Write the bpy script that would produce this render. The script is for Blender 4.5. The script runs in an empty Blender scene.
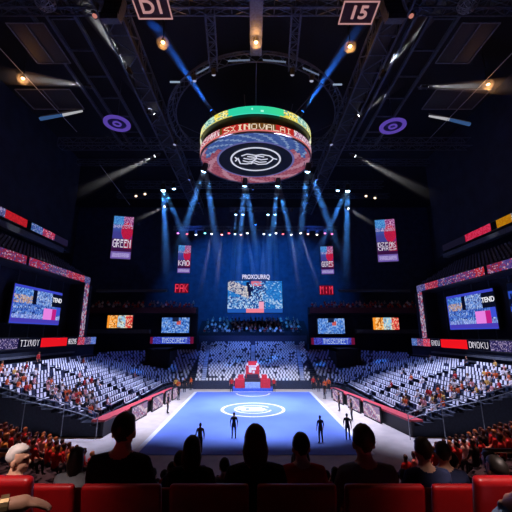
import bpy, bmesh, math, random
from mathutils import Vector, Matrix, Quaternion
R = random.Random(7)
C = bpy.context.scene.collection
sc = bpy.context.scene
PI = math.pi
F, PITCH, EYE, CX = 330.0, math.radians(13.3), 7.2, 253.0


def at(px, py, Y):
    """point of the hall at depth Y seen at a photo pixel (used for measuring the hall)"""
    v = 256 - py
    x, y, z = px - CX, F * math.cos(PITCH) - v * math.sin(PITCH), F * math.sin(PITCH) + v * math.cos(PITCH)
    return Vector((x / y * Y, Y, EYE + z / y * Y))


def atz(px, py, Z):
    v = 256 - py
    x, y, z = px - CX, F * math.cos(PITCH) - v * math.sin(PITCH), F * math.sin(PITCH) + v * math.cos(PITCH)
    k = (Z - EYE) / z
    return Vector((x * k, y * k, Z))


def lin(c):
    return tuple((v / 12.92 if v <= .04045 else ((v + .055) / 1.055) ** 2.4) for v in (x / 255 for x in c))


# ------------------------------------------------------------------ materials
MC = {}


def mat(name, col, rough=.7, metal=0.0, var=.25, scale=6.0, emit=0.0):
    if name in MC: return MC[name]
    m = bpy.data.materials.new(name); m.use_nodes = True
    nt = m.node_tree; b = nt.nodes['Principled BSDF']
    c = lin(col)
    tc = nt.nodes.new('ShaderNodeTexCoord'); nz = nt.nodes.new('ShaderNodeTexNoise')
    nz.inputs['Scale'].default_value = scale; nz.inputs['Detail'].default_value = 3
    nt.links.new(tc.outputs['Object'], nz.inputs['Vector'])
    rp = nt.nodes.new('ShaderNodeValToRGB')
    rp.color_ramp.elements[0].position = .3; rp.color_ramp.elements[1].position = .7
    rp.color_ramp.elements[0].color = (*[x * (1 - var) for x in c], 1)
    rp.color_ramp.elements[1].color = (*[min(1, x * (1 + var)) for x in c], 1)
    nt.links.new(nz.outputs['Fac'], rp.inputs['Fac'])
    nt.links.new(rp.outputs['Color'], b.inputs['Base Color'])
    b.inputs['Roughness'].default_value = rough; b.inputs['Metallic'].default_value = metal
    if emit:
        nt.links.new(rp.outputs['Color'], b.inputs['Emission Color'])
        b.inputs['Emission Strength'].default_value = emit
    MC[name] = m
    return m


def glow(name, col, s=1.0):
    if name in MC: return MC[name]
    m = bpy.data.materials.new(name); m.use_nodes = True
    nt = m.node_tree; nt.nodes.clear()
    e = nt.nodes.new('ShaderNodeEmission'); o = nt.nodes.new('ShaderNodeOutputMaterial')
    e.inputs['Color'].default_value = (*lin(col), 1); e.inputs['Strength'].default_value = s
    nt.links.new(e.outputs[0], o.inputs['Surface'])
    m.cycles.emission_sampling = 'NONE'
    MC[name] = m
    return m


def led(name='led_pixels', s=1.0):
    if name in MC: return MC[name]
    m = bpy.data.materials.new(name); m.use_nodes = True
    nt = m.node_tree; nt.nodes.clear()
    a = nt.nodes.new('ShaderNodeAttribute'); a.attribute_name = 'pixel'
    e = nt.nodes.new('ShaderNodeEmission'); o = nt.nodes.new('ShaderNodeOutputMaterial')
    e.inputs['Strength'].default_value = s
    nt.links.new(a.outputs['Color'], e.inputs['Color']); nt.links.new(e.outputs[0], o.inputs['Surface'])
    m.cycles.emission_sampling = 'NONE'
    MC[name] = m
    return m


def haze(name, dens, length=None):
    """thin smoke; with a length it thins out away from the lamp"""
    if name in MC: return MC[name]
    m = bpy.data.materials.new(name); m.use_nodes = True
    nt = m.node_tree; nt.nodes.clear()
    v = nt.nodes.new('ShaderNodeVolumeScatter'); o = nt.nodes.new('ShaderNodeOutputMaterial')
    v.inputs['Density'].default_value = dens; v.inputs['Color'].default_value = (1, 1, 1, 1)
    nt.links.new(v.outputs[0], o.inputs['Volume'])
    if length:
        tc = nt.nodes.new('ShaderNodeTexCoord'); sp = nt.nodes.new('ShaderNodeSeparateXYZ'); mr = nt.nodes.new('ShaderNodeMapRange')
        nt.links.new(tc.outputs['Object'], sp.inputs[0]); nt.links.new(sp.outputs['Z'], mr.inputs['Value'])
        mr.interpolation_type = 'SMOOTHSTEP'
        mr.inputs['From Min'].default_value = -length * .99; mr.inputs['From Max'].default_value = -length * .25
        mr.inputs['To Min'].default_value = 0; mr.inputs['To Max'].default_value = dens
        nt.links.new(mr.outputs[0], v.inputs['Density'])
    MC[name] = m
    return m


BLACK = mat('black_steel', (30, 33, 40), .6)
STEEL = mat('dark_blue_steel', (74, 82, 98), .45, .3)
NAVY = mat('navy_concrete', (40, 46, 62), .85)
WALL = mat('dark_hall_wall', (34, 42, 60), .9, scale=.6)
WALLC = mat('blue_grey_drape', (52, 66, 96), .95, scale=.8)
GREYB = mat('grey_painted_band', (92, 98, 108), .7)
WHITE = mat('white_cotton_cover', (226, 228, 236), .85, var=.08)
SEATD = mat('navy_seat_shell', (36, 42, 66), .5)
RED = mat('red_plastic_seat', (176, 20, 26), .38, var=.12)
REDP = mat('red_paint', (200, 50, 60), .5)
SILVER = mat('brushed_silver', (150, 155, 165), .35, .8)
BRASS = mat('pale_brass_rail', (170, 150, 130), .4, .6)
LED = led('led_pixels', 1.0)


# ------------------------------------------------------------------ mesh tools
class MB:
    def __init__(s): s.v = []; s.f = []; s.m = []; s.c = []

    def quad(s, a, b, c, d, mi=0, col=None):
        n = len(s.v); s.v += [tuple(a), tuple(b), tuple(c), tuple(d)]; s.f.append((n, n + 1, n + 2, n + 3)); s.m.append(mi); s.c.append(col)

    def hexa(s, p, mi=0):
        n = len(s.v); s.v += [tuple(q) for q in p]
        for f in ((0, 3, 2, 1), (4, 5, 6, 7), (0, 1, 5, 4), (1, 2, 6, 5), (2, 3, 7, 6), (3, 0, 4, 7)):
            s.f.append(tuple(n + i for i in f)); s.m.append(mi); s.c.append(None)

    def box(s, x0, x1, y0, y1, z0, z1, mi=0, M=None):
        p = [(x0, y0, z0), (x1, y0, z0), (x1, y1, z0), (x0, y1, z0), (x0, y0, z1), (x1, y0, z1), (x1, y1, z1), (x0, y1, z1)]
        if M: p = [M @ Vector(q) for q in p]
        s.hexa(p, mi)

    def bar(s, a, b, r=.05, mi=0, n=4, r2=None):
        a, b = Vector(a), Vector(b); d = (b - a)
        if d.length < 1e-6: return
        q = d.to_track_quat('Z', 'Y'); r2 = r if r2 is None else r2
        k = len(s.v)
        for (p, rr) in ((a, r), (b, r2)):
            for i in range(n):
                t = 2 * PI * (i + .5) / n
                s.v.append(tuple(p + q @ Vector((math.cos(t) * rr, math.sin(t) * rr, 0))))
        for i in range(n):
            j = (i + 1) % n
            s.f.append((k + i, k + j, k + n + j, k + n + i)); s.m.append(mi); s.c.append(None)
        s.f.append(tuple(k + i for i in range(n - 1, -1, -1))); s.m.append(mi); s.c.append(None)
        s.f.append(tuple(k + n + i for i in range(n))); s.m.append(mi); s.c.append(None)

    def path(s, pts, r=.05, mi=0, n=6):
        for a, b in zip(pts, pts[1:]): s.bar(a, b, r, mi, n)

    def lathe(s, prof, n=24, mi=0, M=None, caps=True):
        k = len(s.v)
        for (r, z) in prof:
            for i in range(n):
                t = 2 * PI * i / n; p = Vector((r * math.cos(t), r * math.sin(t), z))
                s.v.append(tuple(M @ p if M else p))
        for j in range(len(prof) - 1):
            for i in range(n):
                a, b = k + j * n + i, k + j * n + (i + 1) % n
                s.f.append((a, b, b + n, a + n)); s.m.append(mi); s.c.append(None)
        if caps:
            s.f.append(tuple(k + i for i in range(n - 1, -1, -1))); s.m.append(mi); s.c.append(None)
            e = k + (len(prof) - 1) * n
            s.f.append(tuple(e + i for i in range(n))); s.m.append(mi); s.c.append(None)

    def mesh(s, name, mats, smooth=False):
        me = bpy.data.meshes.new(name); me.from_pydata(s.v, [], s.f)
        for m in (mats if isinstance(mats, (list, tuple)) else [mats]): me.materials.append(m)
        me.polygons.foreach_set('material_index', s.m)
        if smooth: me.polygons.foreach_set('use_smooth', [True] * len(s.f))
        if any(c is not None for c in s.c):
            at_ = me.color_attributes.new('pixel', 'FLOAT_COLOR', 'CORNER')
            buf = []
            for p, c in zip(me.polygons, s.c):
                c = c or (0, 0, 0)
                buf += [*c, 1.0] * p.loop_total
            at_.data.foreach_set('color', buf)
        me.validate(); me.update()
        return me

    def build(s, name, mats, parent=None, smooth=False):
        return link(name, s.mesh(name, mats, smooth), parent)


def link(name, data, parent=None, loc=None):
    o = bpy.data.objects.new(name, data); C.objects.link(o)
    if parent: o.parent = parent
    if loc is not None: o.location = loc
    return o


def tag(o, label, cat, group=None, kind=None):
    o['label'] = label; o['category'] = cat
    if group: o['group'] = group
    if kind: o['kind'] = kind
    return o


def struct(o, label=None):
    o['kind'] = 'structure'
    if label: o['label'] = label
    return o


def thing(name, label, cat, loc=(0, 0, 0), group=None, rot=None):
    o = bpy.data.objects.new(name, None); C.objects.link(o); o.empty_display_size = .2
    o.location = loc
    if rot is not None: o.rotation_mode = 'QUATERNION'; o.rotation_quaternion = rot
    return tag(o, label, cat, group)


def dup(o, parent=None):
    c = o.copy(); C.objects.link(c)
    if parent: c.parent = parent
    for ch in list(o.children):
        d = ch.copy(); C.objects.link(d); d.parent = c
        for g in list(ch.children):
            e = g.copy(); C.objects.link(e); e.parent = d
    return c


# ------------------------------------------------------------------ LED pictures
def mixc(a, b, t): return tuple(x + (y - x) * t for x, y in zip(a, b))


def pick(pal, r): return pal[int(r.random() * len(pal)) % len(pal)]


def picture(name, parent, o, u, v, nx, ny, fn, gain=1.0, seed=1, m=None):
    """grid of LED cells on the rectangle o, o+u, o+v; fn(a, b, rnd) -> sRGB"""
    r = random.Random(seed); mb = MB(); o, u, v = Vector(o), Vector(u), Vector(v)
    for j in range(ny):
        for i in range(nx):
            p = o + u * (i / nx) + v * (j / ny); c = lin([max(0, min(255, x)) for x in fn((i + .5) / nx, (j + .5) / ny, r)])
            mb.quad(p, p + u / nx, p + u / nx + v / ny, p + v / ny, 0, tuple(x * gain for x in c))
    return mb.build(name, m or LED, parent)


FONT = {'A': '01110100011000111111100011000110001', 'B': '11110100011111010001100011000111110', 'C': '01111100001000010000100001000001111',
        'D': '11110100011000110001100011000111110', 'E': '11111100001111010000100001000011111', 'G': '01111100001000010011100011000101111',
        'K': '10001100101010011000101001001010001', 'M': '10001110111010110001100011000110001', 'N': '10001110011010110011100011000110001',
        'O': '01110100011000110001100011000101110', 'R': '11110100011000111110101001001010001', 'S': '01111100001000001110000010000111110',
        'T': '11111001000010000100001000010000100', 'U': '10001100011000110001100011000101110', 'V': '10001100011000110001010100101000100',
        'W': '10001100011000110001101011101110001', 'X': '10001010100010000100001000101010001', 'Z': '11111000010001000100010001000011111',
        'P': '11110100011000111110100001000010000', 'I': '01110001000010000100001000010001110', 'L': '10000100001000010000100001000011111',
        'Y': '10001010100010000100001000010000100', ' ': '0' * 35, ':': '00000001000010000000001000010000000'}


def glyph(text, a, b):
    """is the LED at (a, b) of a text field lit? a left->right, b bottom->top"""
    if not (0 <= a < 1 and 0 <= b < 1): return False
    w = len(text) * 6 - 1; i = int(a * w); ch, cx = divmod(i, 6)
    if cx == 5: return False
    row = 6 - min(6, int(b * 7))
    return FONT.get(text[ch], FONT['X'])[row * 5 + cx] == '1'


def text(s, name, parent, size, loc, rot, m, depth=.03, bold=.02):
    cu = bpy.data.curves.new(name, 'FONT'); cu.body = s; cu.size = size; cu.extrude = depth; cu.offset = bold * size
    cu.align_x = 'CENTER'; cu.align_y = 'CENTER'
    t = bpy.data.objects.new(name, cu); C.objects.link(t)
    bpy.context.view_layer.update()
    me = bpy.data.meshes.new_from_object(t.evaluated_get(bpy.context.evaluated_depsgraph_get()))
    bpy.data.objects.remove(t); bpy.data.curves.remove(cu)
    me.materials.clear(); me.materials.append(m)
    o = link(name, me, parent, loc); o.rotation_euler = rot
    return o


# ================================================================== SETTING
def slab(name, x0, x1, y0, y1, z0, z1, m, label=None):
    b = MB(); b.box(x0, x1, y0, y1, z0, z1)
    return struct(b.build(name, m), label)


APRON = mat('pale_wood_apron', (196, 186, 176), .45, var=.1, scale=1.2)
slab('floor', -42, 42, -8, 76, -.4, 0, APRON)
slab('ceiling', -42, 42, -8, 76, 37, 37.5, mat('black_roof_deck', (20, 24, 34), .9))
slab('wall_left', -42.4, -42, -8, 76, 0, 37, WALL)
slab('wall_right', 42, 42.4, -8, 76, 0, 37, WALL)
slab('wall_back', -42, 42, -8.4, -8, 0, 37, WALL)
slab('wall_front', -42, 42, 75, 75.5, 0, 37, WALLC)

# ---- court
court = thing('sports_court', 'bright blue rectangular sports court with white boundary lines in the middle of the arena', 'court', (0, 34.9, 0))
BLUEC = mat('blue_court_paint', (104, 136, 232), .6, var=.06, scale=.5)
LINE = mat('white_court_line', (232, 234, 240), .5, var=.05)
b = MB(); b.box(-7.3, 7.3, -12.5, 10.1, .0, .03); b.build('playing_surface', BLUEC, court)
for sx in (-1, 1):
    b = MB(); b.box(sx * 7.3 - .18, sx * 7.3 + .18, -12.5, 10.1, .03, .036); b.build('side_line', LINE, court)
b = MB(); b.box(-7.3, 7.3, 9.95, 10.2, .03, .036); b.build('end_line', LINE, court)


def annulus(r0, r1, z, a0=0, a1=2 * PI, n=64, cx=0, cy=0):
    b = MB()
    for i in range(n):
        t0, t1 = a0 + (a1 - a0) * i / n, a0 + (a1 - a0) * (i + 1) / n
        P = lambda r, t: (cx + r * math.cos(t), cy + r * math.sin(t), z)
        b.quad(P(r0, t0), P(r1, t0), P(r1, t1), P(r0, t1))
    return b


annulus(2.85, 3.15, .036).build('centre_circle', LINE, court)
annulus(1.65, 1.85, .036, .5, 2 * PI - .2).build('emblem_ring', LINE, court)
b = MB()
for (x0, x1, y0, y1) in ((-1.3, .9, .55, .95), (-1.5, -.7, -.3, .35), (-.4, 1.2, -.15, .3), (-1.1, 1.0, -.85, -.5), (.3, 1.4, -.45, -.2), (-.2, .5, .3, .5)):
    b.box(x0, x1, y0, y1, .032, .037)
b.build('centre_emblem', LINE, court)
annulus(1.9, 2.15, .036, PI, 2 * PI, 40, 0, 8.9).build('far_arc', LINE, court)

# ---- seating bowl: stepped tiers
ROWS, DX, DZ = 15, .745, .212


def tier_steps(name, polyfn, rows, label):
    b = MB()
    for i in range(rows): polyfn(b, i)
    return struct(b.build(name, NAVY), label)


for sx, x0 in ((-1, 11.0), (1, 11.6)):
    def fn(b, i, sx=sx, x0=x0):
        xa, xb = x0 + DX * i, x0 + DX * (i + 1)
        b.box(min(sx * xa, sx * xb), max(sx * xa, sx * xb), 26 if i else 26, 44, 0, .75 + DZ * i)
    tier_steps('lower_tier_steps', fn, ROWS, 'dark stepped terrace under the %s lower bank of white seats' % ('left' if sx < 0 else 'right'))


def arc_pts(sx, r, n=14):
    return [Vector((sx * (9.2 + r * math.cos(t)), 45.5 + r * math.sin(t), 0)) for t in [PI / 2 * k / n for k in range(n + 1)]]


FR, FD, FZ = 24, .75, .196
for sx in (-1, 1):
    def fn(b, i, sx=sx):
        ra, rb = 2.0 + .76 * i, 2.0 + .76 * (i + 1); P, Q = arc_pts(sx, ra), arc_pts(sx, rb); h = .55 + .2 * i
        for k in range(len(P) - 1):
            lo = [P[k], Q[k], Q[k + 1], P[k + 1]]
            b.hexa([Vector((p.x, p.y, 0)) for p in lo] + [Vector((p.x, p.y, h)) for p in lo])
    tier_steps('corner_tier_steps', fn, 17, 'dark curved terrace in the far %s corner' % ('left' if sx < 0 else 'right'))


def fn(b, i): b.box(-9.2, 9.2, 47.6 + FD * i, 47.6 + FD * (i + 1), 0, .5 + FZ * i)


tier_steps('far_tier_steps', fn, FR, 'dark stepped terrace under the far bank of white seats')
# balcony level at the far end and its fascias
slab('trim_1', -10.4, 10.4, 65.7, 66.2, 5.3, 6.9, mat('far_fascia', (70, 70, 96), .7), 'grey balcony front above the far bank of white seats')
b = MB()
for i in range(8): b.box(-11, 11, 66.2 + .85 * i, 67.05 + .85 * i, 5.3, 7.0 + .42 * i)
struct(b.build('upper_tier_steps', NAVY), 'dark stepped balcony below the central video screen')
FAS = mat('maroon_fascia', (96, 48, 62), .7)
for sx in (-1, 1):
    nm = 'left' if sx < 0 else 'right'
    b = MB(); b.box(*sorted((sx * 10.6, sx * 32)), 61.8, 62.2, 11.0, 12.0); struct(b.build('balcony_front', FAS), 'maroon balcony front on the far %s' % nm)
    b = MB()
    for i in range(3): b.box(*sorted((sx * 10.6, sx * 32)), 62.2 + .85 * i, 63.05 + .85 * i, 10.9, 11.4 + .42 * i)
    struct(b.build('balcony_steps', NAVY), 'dark balcony terrace on the far %s' % nm)
    b = MB(); b.box(*sorted((sx * 18.5, sx * 31)), 60.4, 61.4, 7.3, 8.0); struct(b.build('balcony_ledge', GREYB), 'grey ledge below the orange screen on the far %s' % nm)
    b = MB(); b.box(*sorted((sx * 10.6, sx * 32)), 64.6, 65.0, 0, 11); struct(b.build('balcony_wall', WALL), 'dark wall under the far %s balcony' % nm)
    b = MB(); b.box(*sorted((sx * 17, sx * 31)), 65, 65.5, 15.3, 15.8); struct(b.build('upper_ledge', GREYB), 'thin grey ledge high above the far %s balcony' % nm)
    # tunnel mouth in the corner; the black sheet inside stands for its shade
    b = MB(); x = sx * 14.6
    b.box(x - 1.9, x - 1.5, 52.6, 57.5, 0, 5.0); b.box(x + 1.5, x + 1.9, 52.6, 57.5, 0, 5.0); b.box(x - 1.9, x + 1.9, 52.6, 57.5, 4.6, 5.0); b.box(x - 1.5, x + 1.5, 52.9, 53.0, 0, 4.6)
    struct(b.build('tunnel_entrance', mat('tunnel_black', (12, 16, 26), .9)), 'black tunnel mouth in the far %s corner seating' % nm)

# side upper structures
SIDE = {-1: dict(rib=(5.75, 6.75), top=(14.35, 15.25), up=(20.9, 21.95), band=(19.5, 20.3), yl=47.4, lastup=51.5), 1: dict(rib=(5.55, 6.55), top=(13.15, 14.05), up=(19.85, 20.85), band=(18.7, 19.3), yl=47.4, lastup=50)}
for sx in (-1, 1):
    nm = 'left' if sx < 0 else 'right'; S = SIDE[sx]
    X = lambda a, c: sorted((sx * a, sx * c))
    b = MB(); b.box(*X(22.9, 23.6), 24, 50, 0, 4.3); b.box(*X(24.2, 24.8), 16, 52, 4.2, S['rib'][0]); b.box(*X(22.9, 24.5), 24, 50, 4.1, 4.35)
    struct(b.build('concourse_wall', WALL), 'dark concourse wall behind the %s lower bank' % nm)
    b = MB(); b.box(*X(23.9, 24.2), 27, 46, 4.75, 4.95); struct(b.build('concourse_ledge', GREYB), 'thin grey rail line below the %s ribbon board' % nm)
    b = MB(); b.box(*X(27, 27.4), 14, 50, 4.2, S['top'][0]); b.box(*X(24.5, 27), 48.5, 50, 4.2, S['top'][0]); b.box(*X(24.3, 27.4), 14, 50, S['rib'][0] - .15, S['rib'][0])
    struct(b.build('suite_recess', WALL), 'dark recess holding the %s side video screen' % nm)
    b = MB()
    for y in range(22, 48, 3): b.bar((sx * 26.6, y, S['rib'][1]), (sx * 26.6, y, S['top'][0]), .06)
    struct(b.build('suite_mullions', STEEL), 'thin dark uprights inside the %s recess' % nm)
    b = MB()
    for i in range(7): b.box(*X(24.4 + .85 * i, 25.25 + .85 * i), 14, 48.6, S['top'][0], S['top'][1] - .05 + .5 * i)
    struct(b.build('side_upper_steps', NAVY), 'dark upper terrace above the %s LED frame' % nm)
    b = MB(); b.box(*X(30.4, 31.2), 14, 53, S['band'][1], 37); struct(b.build('upper_wall', WALL), 'dark wall above the %s upper terrace' % nm)
    b = MB(); b.box(*X(29.6, 30.4), 14, 50, *S['band']); struct(b.build('upper_soffit', GREYB), 'grey lip below the %s upper ribbon board' % nm)

# ================================================================== SEATS
def seat_mesh(cover=True):
    b = MB()
    b.box(-.22, .22, -.18, .22, .38, .45, 1); b.box(-.05, .05, -.1, .1, 0, .38, 1)
    M = Matrix.Translation((0, -.2, .42)) @ Matrix.Rotation(math.radians(12), 4, 'X')
    b.box(-.235, .235, -.05, .02, -.02, .46, 1, M)
    if cover:
        b.box(-.165, .165, -.065, .035, .12, .475, 0, M); b.box(-.15, .15, -.12, .12, .45, .47, 0)
    return b


def shrink(b):
    b.v = [(x * .84, y * .84, z * .9) for x, y, z in b.v]; return b


SB0 = shrink(seat_mesh(False)); SEAT0 = SB0.mesh('arena_seat_bare', [WHITE, SEATD])
SB = shrink(seat_mesh()); SEAT = SB.mesh('arena_seat', [WHITE, SEATD])
DIMW = mat('white_cover_shaded', (170, 182, 214), .85, var=.1)  # white cover with the corners' dim blue light put into its colour
slots = []     # (section, x, y, z, facing angle)
PEOPLE = []
for sx, x0, sec in ((-1, 11.0, 'left'), (1, 11.6, 'right')):
    for i in range(ROWS):
        x = x0 + DX * (i + .5); y = 26.3 + .235 * (i % 2)
        while y < 43.9:
            if not (34.8 < y < 35.7): slots.append((sec, sx * x, y + R.uniform(-.04, .04), .75 + DZ * i, sx * PI / 2))
            y += .47
for sx in (-1, 1):
    for i in range(17):
        r = 2.0 + .76 * (i + .5); n = max(2, int(r * PI / 2 / .5))
        for k in range(n):
            t = PI / 2 * (k + .5 + (.25 if i % 2 else -.25)) / n
            px, py = sx * (9.2 + r * math.cos(t)), 45.5 + r * math.sin(t)
            if abs(abs(px) - 14.6) < 2.1 and 50.5 < py < 58: continue
            slots.append(('corner left' if sx < 0 else 'corner right', px, py, .55 + .2 * i, math.atan2(sx * math.cos(t), -(math.sin(t)))))
for i in range(FR):
    hw = 7.9 + 2.0 * i / FR; n = int(hw * 2 / .47)
    for k in range(n):
        x = -hw + (k + .5 + (.25 if i % 2 else -.25)) * 2 * hw / n + R.uniform(-.04, .04)
        if abs(x) < .45 or abs(abs(x) - hw * .86) < .4: continue
        slots.append(('far', x, 47.98 + FD * i, .5 + FZ * i, PI))
# facing: seat local +Y is forward; the angle is a rotation about Z
def face(sec, a, x):
    if sec == 'left': return -PI / 2
    if sec == 'right': return PI / 2
    if sec == 'far': return PI
    cx = -9.2 if x < 0 else 9.2
    return None


full = []
for (sec, x, y, z, a) in slots:
    if sec in ('left', 'right') and abs(x) - ((9.1 + (41 - y) * .113) if x < 0 else (9.15 + (40.6 - y) * .155)) < 1.2: continue
    if 'corner' in sec and abs(x) > 22.4 and y < 50.6: continue
    f = face(sec, a, x)
    if f is None:
        cx = -9.2 if x < 0 else 9.2
        d = Vector((cx - x, 45.5 - y)); f = math.atan2(-d.x, d.y)
    full.append([sec, x, y, z, f])
full.sort(key=lambda s: math.hypot(s[1], s[2]))
single, stuffs, taken, extra = [], {}, [], []
for s in full:
    near = s[0] in ('left', 'right') and s[2] < 34.5 and 1 <= (s[3] - .75) / DZ + .5
    pr = .0
    if s[0] in ('left', 'right'):
        i = round((s[3] - .75) / DZ)
        pr = .40 if (s[2] < 30.5 and i < 13) else (.07 if s[2] < 35 else .012)
    if R.random() < pr: (taken if len(taken) < 112 else extra).append(s); continue
    if s[0] in ('left', 'right') and len(single) < 300: single.append(s)
    else: stuffs.setdefault(s[0], []).append(s)
for s in single:
    bare = R.random() < .13
    o = link('arena_seat', SEAT0 if bare else SEAT); o.location = s[1:4]; o.rotation_euler = (0, 0, s[4])
    tag(o, ('bare navy arena seat among the white covered ones in the %s lower bank' if bare else 'white covered arena seat near the court end of the %s lower bank') % s[0], 'seat', ('bare navy seats in the %s lower bank' if bare else 'white covered seats in the %s lower bank') % s[0])
for sec, L in stuffs.items():
    b = MB()
    for (_, x, y, z, f) in L:
        M = Matrix.Translation((x, y, z)) @ Matrix.Rotation(f, 4, 'Z'); k = len(b.v)
        Q = SB0 if R.random() < .13 else SB
        b.v += [tuple(M @ Vector(v)) for v in Q.v]; b.f += [tuple(k + i for i in q) for q in Q.f]; b.m += Q.m; b.c += Q.c
    nm = {'left': 'remaining rows of white covered seats in the left lower bank', 'right': 'remaining rows of white covered seats in the right lower bank',
          'far': 'rows of white covered seats facing the court from the far end', 'corner left': 'dim curved rows of seats in the far left corner',
          'corner right': 'dim curved rows of seats in the far right corner'}[sec]
    tag(b.build('seat_rows', [WHITE if 'corner' not in sec else DIMW, SEATD]), nm, 'seats', kind='stuff')
# seats of the side upper terraces, cover colour darkened for the dim light there
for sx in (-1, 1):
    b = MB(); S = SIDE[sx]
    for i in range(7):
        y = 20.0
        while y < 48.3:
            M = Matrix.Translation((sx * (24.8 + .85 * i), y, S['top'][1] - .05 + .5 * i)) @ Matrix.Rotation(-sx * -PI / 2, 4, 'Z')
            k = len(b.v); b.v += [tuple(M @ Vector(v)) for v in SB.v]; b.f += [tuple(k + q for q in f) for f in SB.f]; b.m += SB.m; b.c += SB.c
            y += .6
    tag(b.build('upper_seat_rows', [mat('dimmed_cover', (90, 94, 116), .8), SEATD]), 'dark upper seats above the %s LED frame' % ('left' if sx < 0 else 'right'), 'seats', kind='stuff')
# aisle stairs on the far bank
for x0, x1, lab in ((-6.9, -8.6, 'left'), (6.9, 8.6, 'right'), (0, 0, 'middle')):
    b = MB()
    for i in range(FR):
        xx = x0 + (x1 - x0) * i / FR
        b.box(xx - .34, xx + .34, 47.6 + FD * i, 47.6 + FD * (i + 1), .5 + FZ * i, .64 + FZ * i)
    struct(b.build('aisle_stairs', mat('aisle_grey', (200, 208, 226), .8)), 'pale %s aisle stairs climbing the far bank' % lab)

# ================================================================== PEOPLE
DG = lambda: bpy.context.evaluated_depsgraph_get()


def evaluated(me, mods):
    o = bpy.data.objects.new('tmp', me); C.objects.link(o)
    for t, kw in mods:
        m = o.modifiers.new(t, t)
        for k, v in kw.items(): setattr(m, k, v)
    bpy.context.view_layer.update()
    r = bpy.data.meshes.new_from_object(o.evaluated_get(DG()))
    bpy.data.objects.remove(o)
    return r


def skinned(verts, edges, rad, sub=1):
    me = bpy.data.meshes.new('sk'); me.from_pydata([tuple(v) for v in verts], edges, [])
    o = bpy.data.objects.new('tmp', me); C.objects.link(o)
    o.modifiers.new('s', 'SKIN')
    if not me.skin_vertices: me.attributes  # layer is made by the modifier
    sv = me.skin_vertices[0].data
    for i, r in enumerate(rad):
        sv[i].radius = r if isinstance(r, tuple) else (r, r); sv[i].use_root = (i == 0)
    ss = o.modifiers.new('d', 'SUBSURF'); ss.levels = sub
    bpy.context.view_layer.update()
    r = bpy.data.meshes.new_from_object(o.evaluated_get(DG()))
    bpy.data.objects.remove(o); bpy.data.meshes.remove(me)
    bm = bmesh.new(); bm.from_mesh(r); bad = [e for e in bm.edges if e.is_boundary]
    if bad:
        bmesh.ops.holes_fill(bm, edges=bad, sides=0); bmesh.ops.recalc_face_normals(bm, faces=bm.faces[:]); bm.to_mesh(r)
    bm.free()
    return r


def ell(bm, c, s, n=16):
    bmesh.ops.create_uvsphere(bm, u_segments=n, v_segments=n * 2 // 3, radius=1, matrix=Matrix.Translation(c) @ Matrix.Diagonal((*s, 1)))


SKIN_T = [mat('skin_light', (214, 164, 138), .55, var=.05), mat('skin_tan', (178, 124, 96), .55, var=.05), mat('skin_brown', (110, 74, 56), .55, var=.05)]
SHOE = mat('dark_shoe', (30, 28, 30), .5)
EYEM = mat('eye_dark', (24, 20, 20), .2); LIP = mat('lip', (150, 74, 70), .5)
HAIRS = {'dark': mat('hair_dark', (26, 20, 18), .5), 'brown': mat('hair_brown', (62, 40, 26), .5), 'blond': mat('hair_blond', (170, 130, 80), .5), 'grey': mat('hair_grey', (206, 200, 198), .6), 'red': mat('hair_auburn', (110, 50, 26), .5)}
CL = {}


def cloth(name, c):
    return mat('cloth_' + name, c, .85, var=.12, scale=14)


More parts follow.
